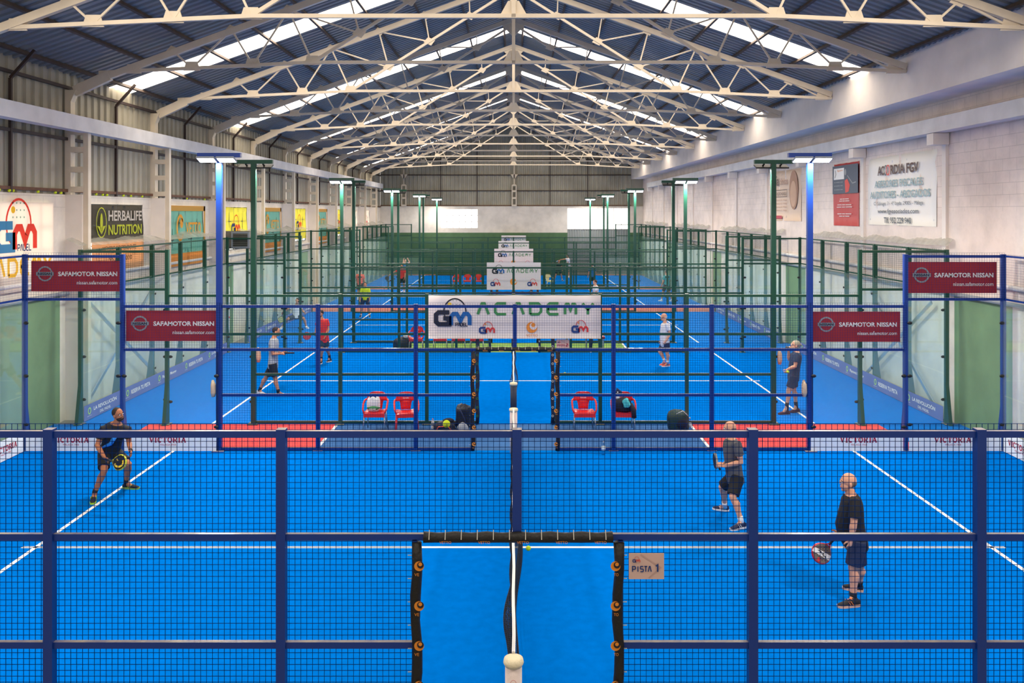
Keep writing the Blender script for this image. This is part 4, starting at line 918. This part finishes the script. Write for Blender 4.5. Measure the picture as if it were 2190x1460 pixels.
# 4 grey shirt, second court
J=jj(22.5,head=(591.5,709,0),neck=(586,722,0),sr=(583,730,-.18),sl=(587,729,.2),er=(583,757,-.2),wr=(601,756,-.12),el=(592,754,.2),wl=(604,754,.06),hr=(583,780,-.1),hl=(585,780,.12),kr=(589,810,-.1),kl=(569,807,.15),ar=(595,835,-.1),al=(557,830,.2))
foot(J,'r',592,0,22.5,613,0,22.5); foot(J,'l',548,0,22.75,566,0,22.65)
person('person in light grey shirt and black shorts stepping right on the second court',J,(1,.1,-.05),dict(shirt=LG,shorts=BLK,shoe=SHW,sock=BLK,hair=HB,short_len=.8),1.02,.009,tf=(1,0,0),curls=(.9,.9),hd={'r':(.9,.2,0),'l':(.9,-.1,0)},sleeve=.7)
racket('tan padel racket held flat by the person in light grey',at(603,754.5,22.4),at(617,754.5,22.45)+V((.02,0,0)),(0,.15,1),mat('tan_face','B99F84',.5),BLK)
# 5 red shirt
J=jj(27.4,head=(685.5,671,0),neck=(688,682,0),sr=(680.5,685,0),sl=(699,686,.02),er=(677,702,-.05),wr=(674.5,711,-.1),el=(702,704,.02),wl=(695.5,719,-.12),hr=(688,727,0),hl=(696,727,.03),kr=(688,746,-.12),kl=(698.5,745,0),ar=(687,764,0),al=(704.5,760,.25))
foot(J,'r',687.5,0,27.45,685,0,27.2); foot(J,'l',708,0,27.7,699,0,27.55)
person('person in red shirt and dark shorts walking on the second court',J,(-.6,-.8,0),dict(shirt=REDF,shorts=c_('dark_teal_fabric','173848'),shoe=SHB,sock=BLK,hair=HB,beard=True,short_len=.8),1.02,.009,tf=(-.3,-.95,0),curls=(.5,.9))
racket('red padel racket held out by the person in the red shirt',at(669,712.5,27.25),at(657,718,27.2),(.1,-1,.1),mat('pink_red_face','B8404C',.5),mat('dark_red_rim','7A1F2C',.4))
# 6 white polo
J=jj(26.75,head=(1419.5,678,0),neck=(1422,690,0),sl=(1428,694,-.2),sr=(1419,694,.18),el=(1433,714,-.22),wl=(1424.5,729,-.24),er=(1421,714,.22),wr=(1416,728,.2),hl=(1425,735,-.1),hr=(1421,735,.1),kl=(1427,755,-.1),kr=(1411,752,.1),al=(1428,772,-.05),ar=(1420,768,.1))
foot(J,'l',1431.5,0,26.85,1416,0,26.75); foot(J,'r',1425,0,27.0,1411,0,26.95)
r,(hc,hu,f,hr)=person('white-haired person with glasses in white polo and orange shoes on the second court',J,(-1,-.1,-.12),dict(shirt=WHT,shorts=NAVY,shoe=SHO,sock=M['pwhite'],hair=HW,short_len=.8),1.02,.009,belly=.05,tf=(-1,-.1,0),hair='bald',curls=(.5,.5),skin='fair')
MB().tube([hc+hr*.08-f*.02,hc+hr*.07+f*.08,hc+f*.105,hc-hr*.07+f*.08,hc-hr*.08-f*.02],.006,6).build('glasses',M['pblack'],r)
# 7 drinking person
J=jj(20.5,head=(1700,738,0),neck=(1704,752,0),sl=(1704,760,-.19),sr=(1696,760,.17),el=(1700.5,783,-.24),wl=(1685,789,-.2),er=(1687,768,.14),wr=(1686.5,750,.05),hl=(1698,806,-.09),hr=(1697,806,.09),kl=(1686.5,836,-.1),kr=(1698,833,.12),al=(1683,865,-.1),ar=(1702,863,.14))
foot(J,'l',1688,0,20.45,1665,0,20.4); foot(J,'r',1709,0,20.68,1690,0,20.6)
person('person in navy shirt and shorts drinking beside the right green pole',J,(-1,-.05,.25),dict(shirt=NAVY,shorts=NAVY,shoe=SHM,sole=SHM,sock=BLK,sock_h=.16,hair=HBL,short_len=.75),1.03,.008,tf=(-1,0,0),hair='bun',curls=(.8,.9),belly=.03,hd={'l':(-.5,-.1,-.8),'r':(.1,-.2,1)},pn={'r':(1,0,.1)},skin='fair')
b=MB().tube([at(1681,742,20.5),at(1687.5,744,20.5),at(1690,744.5,20.5)],[.03,.028,.014],10).build('drink_bottle',M['dark'],None,True); tag(b,'small dark drink bottle held to the mouth beside the right green pole','bottle')
ball(at(1685,795,20.2),'yellow tennis ball in the hand of the drinking person')
# generic smaller figures
def stand(px,d,face,lab,cols,s=1.0,lean=0,spread=.13,arm=None,hair='short',skin='tan',armr=None,headoff=(0,0),step=0,sit=False,twist=0):
    fx=V(face).normalized(); side=V((-fx.y,fx.x,0)); 
    g=V(((px-CX)*d/F,d+CYW,0)); J={}
    hz=.9*s; H=g+V((0,0,hz)); N=H+V((0,0,.54*s))+fx*lean*.5
    J['neck']=N; J['head']=N+V((0,0,.15*s))+fx*.03+fx*lean*.15
    for q,k in (('l',1),('r',-1)):
        J['h'+q]=H+side*k*.09*s; J['s'+q]=N+side*k*.18*s-V((0,0,.07*s))
        st=fx*step*k
        J['a'+q]=g+side*k*spread+V((0,0,.09))+st; J['k'+q]=(J['h'+q]+J['a'+q])/2+fx*.04+side*k*.01
        J['c'+q]=g+side*k*spread-fx*.06+st; J['c'+q].z=0; J['t'+q]=g+side*k*(spread+.03)+fx*.2+st; J['t'+q].z=0
        a=(arm if k>0 else (armr if armr is not None else arm)) or (.05,.0,-.28,.12,.0,-.22)
        J['e'+q]=J['s'+q]+fx*a[0]*s+side*k*(a[1]+.05)*s+V((0,0,a[2]*s)); J['w'+q]=J['e'+q]+fx*a[3]*s+side*k*a[4]*s+V((0,0,a[5]*s))
    if sit:
        for q,k in (('l',1),('r',-1)):
            J['h'+q].z=J['neck'].z-.54; J['k'+q]=J['h'+q]+fx*.42; J['a'+q]=V((J['k'+q].x,J['k'+q].y,.09)); J['c'+q]=J['a'+q]-fx*.06; J['c'+q].z=0; J['t'+q]=J['a'+q]+fx*.2; J['t'+q].z=0
    person(lab,J,fx,cols,s,.014,hair=hair,skin=skin,tf=fx)
    return J
base=dict(shorts=BLK,shoe=SHW,sock=M['pwhite'],hair=HB,short_len=.8)
D=lambda **k: dict(base,**k)
stand(781,39.6,(.05,-1,0),'person in neon yellow shirt standing on the third court',D(shirt=YEL,shorts=NAVY,shoe=SHB),.95,spread=.2,skin='tan')
J=stand(770,47.5,(.2,1,0),'person in coral shirt seen from behind on the fourth court',D(shirt=CORAL),1.0)
J=stand(860,52.0,(-.3,-1,0),'person in red shirt with racket at the left of the fourth court',D(shirt=REDF),1.0,spread=.15,armr=(.1,.3,-.15,.05,.2,-.15))
racket('dark padel racket of the person in red on the fourth court',J['wr'],J['wr']+V((-.18,-.05,-.2)),(.2,-1,0),BLK,BLK)
stand(865.5,57.5,(.8,-.5,0),'person in bright blue shirt with a hand at the head on the fifth court',D(shirt=BLF),1.02,skin='fair',arm=(.15,.1,.1,-.05,-.1,.22))
J=stand(1216,64.0,(-1,-.1,0),'person in white shirt and cap reaching a racket out on the fifth court',D(shirt=WHT,shorts=LG),1.02,armr=(.22,.0,-.02,.22,.0,-.04),lean=.1)
racket('pale padel racket reached out on the fifth court',J['wr']+V((-.05,0,0)),J['wr']+V((-.28,0,-.1)),(0,.2,1),M['pwhite'],M['pwhite'])
stand(1194,60.8,(.3,-1,0),'person in dark shirt lunging left of the cream chair',D(shirt=BLK,shoe=SHM),.9,spread=.3,lean=.2,armr=(.0,.25,.05,.0,.1,.2))
stand(1267,53.4,(-.3,1,0),'person in blue shirt and dark green shorts on the fourth court',D(shirt=BTL,shorts=c_('dark_green_fabric','24331F')),1.0)
stand(1275,40.0,(-1,-.2,0),'brown-haired person in white shirt on the third court',D(shirt=WHT,hair=c_('brown_hair','4A2E1E')),1.0,lean=.05,skin='fair')
stand(1426,46.6,(-.6,.8,0),'person in teal shirt with white shoes on the fourth court',D(shirt=TEAL),1.0,step=.2,spread=.2)
# lunging person on third court
J=jj(35.6,head=(636,643,-.1),neck=(634,652,0),sr=(626,656,0),sl=(641,656,0),er=(615,660,-.05),wr=(607,667,-.1),el=(647,664,0),wl=(651,668,-.1),hr=(630,677,0),hl=(638,677,0),kr=(615,682,-.25),kl=(650,681,-.05),ar=(604,697,0),al=(655,699,.05))
foot(J,'r',603,0,35.5,597,0,35.3); foot(J,'l',654,0,35.7,660,0,35.6)
person('person in white shirt lunging wide at the left of the third court',J,(-.5,-.85,-.1),D(shirt=WHT,shorts=c_('slate_fabric','3A4454')),1.0,.011,tf=(-.1,-1,-.1))
racket('pale yellow padel racket of the lunging person',at(605,669,35.4),at(601,683,35.4),(.3,-1,0),mat('pale_yellow_face','D8D48A',.5),BLK)
# seated person below the big banner
g=thing('bench','dark red bench under the wide academy banner','bench',(4.28*.66,22.9,0))
MB().box(2.55,3.25,22.7,23.1,.4,.47).build('seat',mat('dark_red_plastic','A01E2C',.4),g)
for x in (2.6,3.2):
    for y in (22.75,23.05): MB().bar((x,y,0),(x,y,.4),.03).build('leg',M['steel'],g)
J=stand(1265,30.3,(0,-1,0),'seated person whose dark trousers show below the wide academy banner',dict(shirt=NAVY,shorts=BTL,shoe=SHB,sock=BLK,hair=HB,short_len=1.0),1.0) if False else None
def seated():
    H=V((2.88,22.85,.53)); N=H+V((0,-.03,.55)); J=dict(neck=N,head=N+V((0,-.03,.16)))
    for q,k in (('l',1),('r',-1)):
        J['h'+q]=H+V((k*.1,0,0)); J['s'+q]=N+V((k*.19,0,-.07)); J['k'+q]=H+V((k*.15,-.42,0)); J['a'+q]=V((H.x+k*.17,H.y-.42,.1)); J['c'+q]=V((H.x+k*.17,H.y-.36,0)); J['t'+q]=V((H.x+k*.18,H.y-.64,0))
        J['e'+q]=J['s'+q]+V((k*.05,-.05,-.28)); J['w'+q]=J['e'+q]+V((-k*.03,-.2,-.06))
    person('seated person whose dark trousers show below the wide academy banner',J,(0,-1,0),dict(shirt=REDF,shorts=c_('dark_denim','22303F'),shoe=SHB,sock=BLK,hair=HB,short_len=1.0),1.0,.012)
seated()
# ------------------------------------------------------------------ chairs, bags, bottles
def chair(lab,x,y,rz,metal=True,grp='red plastic chairs',m=None,word=True):
    m=m or M['redp']; r=thing('plastic_chair',lab,'chair',(0,0,0),grp)
    # seat pan with rounded front edge
    mb=MB(); rings=[]
    for i in range(7):
        yy=-.22+.42*i/6; w=.235-.03*(i/6); dz=-.035 if i==0 else (0 if i<5 else -.01)
        rings.append([(-w,yy,.41+dz),(w,yy,.41+dz),(w,yy,.435+dz+.012),(w*.6,yy,.43+dz),(-w*.6,yy,.43+dz),(-w,yy,.435+dz+.012)])
    mb.loft(rings).box(-.235,.235,-.235,-.21,.34,.425).build('seat',m,r,False)
    # backrest: top band plus centre splat
    mb=MB(); 
    def bk(z): return .2+.16*(z-.42)
    prof=[(.43,.11),(.5,.115),(.58,.13),(.62,.15)]; f,b_=[],[]
    for z,w in prof: mbr=[(-w,bk(z)+.03*0,z),(w,bk(z),z),(w,bk(z)+.018,z),(-w,bk(z)+.018,z)]; f.append(mbr)
    mb.loft(f)
    f=[]
    for z,w in ((.615,.235),(.66,.24),(.74,.225),(.79,.18),(.81,.13)):
        yy=bk(z); n=10; f.append([(w*math.sin(a),yy-.07*(1-math.cos(a)),z) for a in [(-1+2*i/n)*1.25 for i in range(n+1)]]+[(w*.97*math.sin(a)*1.02,yy+.016-.07*(1-math.cos(a)),z) for a in [(1-2*i/n)*1.25 for i in range(n+1)]])
    mb.loft(f); back=mb.build('backrest',m,r,True)
    for s in (-1,1): MB().tube([(s*.23,-.2,.42),(s*.262,-.16,.5),(s*.27,-.05,.6),(s*.262,.08,.645),(s*.238,.17,.66)],[.018,.02,.022,.022,.02],8).build('armrest',m,r,True)
    lm=M['steel'] if metal else m; t=.014 if metal else .024
    for s in (-1,1):
        MB().tube([(s*.22,-.2,.42),(s*.245,-.23,0.0)],t,8).build('leg',lm,r,True); MB().tube([(s*.2,.17,.42),(s*.22,.25,0.0)],t,8).build('leg',lm,r,True)
    if word:
        S=Sheet((-.1,bk(.7)-.082,.68),EX,EZ,r); S.text('lettering',M['pwhite'],'Estrella',.035,.0,.13,.03,1,.02); S.poly('emblem',M['pwhite'],[(.1+.02*(1 if i%2==0 else .45)*math.sin(i*math.pi/5),.06+.02*(1 if i%2==0 else .45)*math.cos(i*math.pi/5)) for i in range(10)],1); S.done()
    r.location=(x,y,0); r.rotation_euler=(0,0,rz); return r
cA=chair('red chair with metal legs holding the white and green backpack',-3.09,11.65,0)
cB=chair('empty red moulded plastic chair with plastic legs, left of the nearest doorway',-2.4,11.62,.18,False)
cC=chair('empty red chair with metal legs right of the nearest doorway',1.58,11.65,0)
cD=chair('red chair with metal legs draped with a dark jacket',2.46,11.65,-.05)
chair('red chair beside the dark sports bag behind the second court',-3.45,22.75,0)
for x,t in ((-2.6,'left'),(-1.95,'middle'),(-1.3,'right')): chair('red chair partly behind the wide academy banner, %s one of three'%t,x,22.8,0)
for x,t in ((-3.75,'left'),(-3.05,'middle'),(-2.33,'right')): chair('far red chair behind the fourth court, %s one of three'%t,x,49.3-12.22+12.22-.75,0,word=False)
chair('cream chair behind the fourth court',2.34,48.5,.4,False,'cream chairs',mat('cream_plastic','E4DDB0',.4),word=False)
def bagm(name,lab,c,r3,m,cat='bag',seed=1,z0=0,bumpy=.12,grp=None,pw=2.3):
    """soft bag: lumpy rounded body standing on its base"""
    random.seed(seed); o=thing(name,lab,cat,c,grp); mb=MB(); n,mm=22,14; R=[]
    ph=[random.uniform(0,6) for _ in range(6)]
    for i in range(mm+1):
        t=i/mm; z=t*2-1; k=(1-abs(z)**(pw if z>0 else 8))**.5 if abs(z)<1 else .05; k=max(k,.25 if z>0 else .8)
        R.append([(c[0]+r3[0]*k*(1+bumpy*math.sin(3*a+ph[0]+t*5)*math.sin(2*a+ph[1]))*math.copysign(abs(math.cos(a))**.75,math.cos(a)),c[1]+r3[1]*k*(1+bumpy*.8*math.sin(4*a+ph[2]+t*3))*math.copysign(abs(math.sin(a))**.75,math.sin(a)),c[2]+r3[2]*(1+z)*(1+.05*math.sin(2*a+ph[3]))) for a in [2*math.pi*j/n for j in range(n)]])
    mb.loft(R).build('bag_body',m,o,True); return o
def strap(o,pts,m,r=.012,name='strap'): MB().tube(pts,r,8).build(name,m,o,True)
# white and green backpack on chair A
b=bagm('backpack','white and green backpack standing on a red chair','%s'and(-3.13,11.62,.44),(.15,.1,.17),WHT,'backpack',4,bumpy=.03)
MB().ell((-3.13,11.6,.52),(V((.152,0,0)),V((0,.103,0)),V((0,0,.075))),20,10).build('green_panel',M['pgreen'],b,True); strap(b,[(-3.2,11.53,.76),(-3.13,11.5,.8),(-3.06,11.53,.76)],BLK,.01,'handle')
S=Sheet((-3.22,11.49,.485),EX,EZ,b); S.text('lettering',M['pwhite'],'KELME',.02,0,.14,.035,1,.03); S.done()
# jacket, cloth and bottle on chair D
o=bagm('jacket','dark jacket draped over a red chair','%s'and(2.44,11.6,.44),(.2,.12,.15),BLK,'jacket',9,bumpy=.3); MB().tube([(2.6,11.5,.62),(2.66,11.42,.5),(2.67,11.4,.33)],[.05,.06,.055],10).build('sleeve',BLK,o,True); MB().tube([(2.3,11.7,.74),(2.34,11.72,.88),(2.42,11.72,.8)],[.04,.06,.05],10).build('hood',NAVY,o,True)
o=bagm('towel','turquoise towel crumpled on the dark jacket','%s'and(2.5,11.44,.56),(.07,.05,.1),mat('turquoise_cloth','4FC3C8',.8),'towel',5,bumpy=.4)
def bottle(x,y,lab,h=.3,cap='pwhite',z=0,m=None,lbl=None,r=.04):
    o=thing('bottle',lab,'bottle',(x,y,z)); k=h/.3; mb=MB()
    prof=[(0,.9),(.02,1),(.09,1),(.1,.93),(.11,1),(.19,1),(.23,.75),(.255,.35),(.27,.33)]
    mb.loft([[(x+r*q*math.cos(a*math.pi/7),y+r*q*math.sin(a*math.pi/7),z+zz*k) for a in range(14)] for zz,q in prof]).build('bottle_body',m or WATER,o,True)
    MB().tube([(x,y,z+.268*k),(x,y,z+.292*k)],r*.38,12).build('cap',M[cap],o,True)
    if lbl: MB().tube([(x,y,z+.1*k),(x,y,z+.18*k)],r*1.02,14).build('label_band',lbl,o,True)
    return o
LB=mat('pale_bottle_label','C8D4DC',.5)
bottle(1.81,9.72,'clear water bottle standing inside the blue court by the far fence',.28,lbl=LB)
bottle(3.92,11.5,'clear water bottle beside the green and black bag',.33,lbl=LB)
bottle(2.33,11.62,'water bottle stuck in the jacket on the red chair',.25,z=.62,lbl=LB)
bottle(-1.82,11.75,'white ball tube with a red cap by the green post',.24,'redp',m=mat('tube_white','D0C8C4',.4),lbl=M['pgrey'],r=.035)
# bags on the floor
b=bagm('backpack','dark green and black backpack beside the right green post','%s'and(3.67,11.55,0),(.24,.16,.235),mat('dark_green_nylon','17352C',.6,bump=(9,.6)),'backpack',11,bumpy=.1,pw=4); strap(b,[(3.6,11.4,.42),(3.74,11.36,.5),(3.86,11.4,.38)],M['pwhite'],.008,'piping'); MB().ell((3.72,11.42,.2),(V((.13,0,0)),V((0,.06,0)),V((0,0,.14))),14,8).build('front_pocket',BLK,b,True)
b=bagm('backpack','large black bag leaning at the doorway padding','%s'and(-1.13,11.7,.0),(.17,.14,.28),mat('black_nylon','14161C',.45,bump=(12,.8)),'backpack',21,bumpy=.06,pw=9); strap(b,[(-1.2,11.55,.5),(-1.1,11.52,.3),(-1.05,11.55,.1)],NAVY,.015)
bagm('bag','light grey cloth bag in front of the large black bag','%s'and(-1.12,11.42,0),(.12,.07,.11),LG,'bag',31)
b=bagm('racket_bag','black racket bag with orange trim lying left of the doorway','%s'and(-1.5,11.55,0),(.24,.15,.12),mat('black_bag_fabric','1B1A1E',.6,bump=(10,.6)),'bag',41,bumpy=.2); strap(b,[(-1.72,11.38,.02),(-1.66,11.38,.14),(-1.45,11.36,.16),(-1.36,11.4,.03)],mat('orange_piping','E8562A',.5),.012,'piping'); MB().ell((-1.45,11.55,.24),(V((.13,0,0)),V((0,.09,0)),V((0,0,.05))),14,8).build('top_pocket',BLK,b,True)
b=bagm('sports_bag','large dark sports bag behind the second court','%s'and(-3.98,22.9,.0),(.33,.2,.22),mat('dark_grey_nylon','25272B',.55,bump=(8,.6)),'bag',51)
bagm('towel','white towel lying on the dark sports bag','%s'and(-3.8,22.85,.42),(.12,.1,.06),WHT,'towel',61,bumpy=.35)
for x,y,lab in ((-3.95,35.2,'dark bag on the floor behind the third court, left of the banners'),(2.3,35.4,'dark bag on the floor behind the third court, right of the banners')): bagm('sports_bag',lab,(x*.8,y,0),(.25,.18,.17),BLK,'bag',int(y))

for x,y,z0,lab in ((6.0+.13,12.18,1.55,'tan foam piece tied to the right green pole'),(-6.0+.12,12.18,1.6,'tan foam piece tied to the left green pole'),(6.06-.12,9.98,1.28,'tan foam piece tied to the right blue pole'),(-6.02-.12,9.98,1.28,'tan foam piece tied to the left blue pole')):
    o=MB().tube([(x,y,z0-.17),(x+.005,y,z0-.08),(x,y,z0+.08),(x-.01,y,z0+.17)],[.035,.055,.05,.02],12).build('foam_pad',mat('tan_foam','CDB296',.9,bump=(30,.5)),None,True); tag(o,lab,'padding')
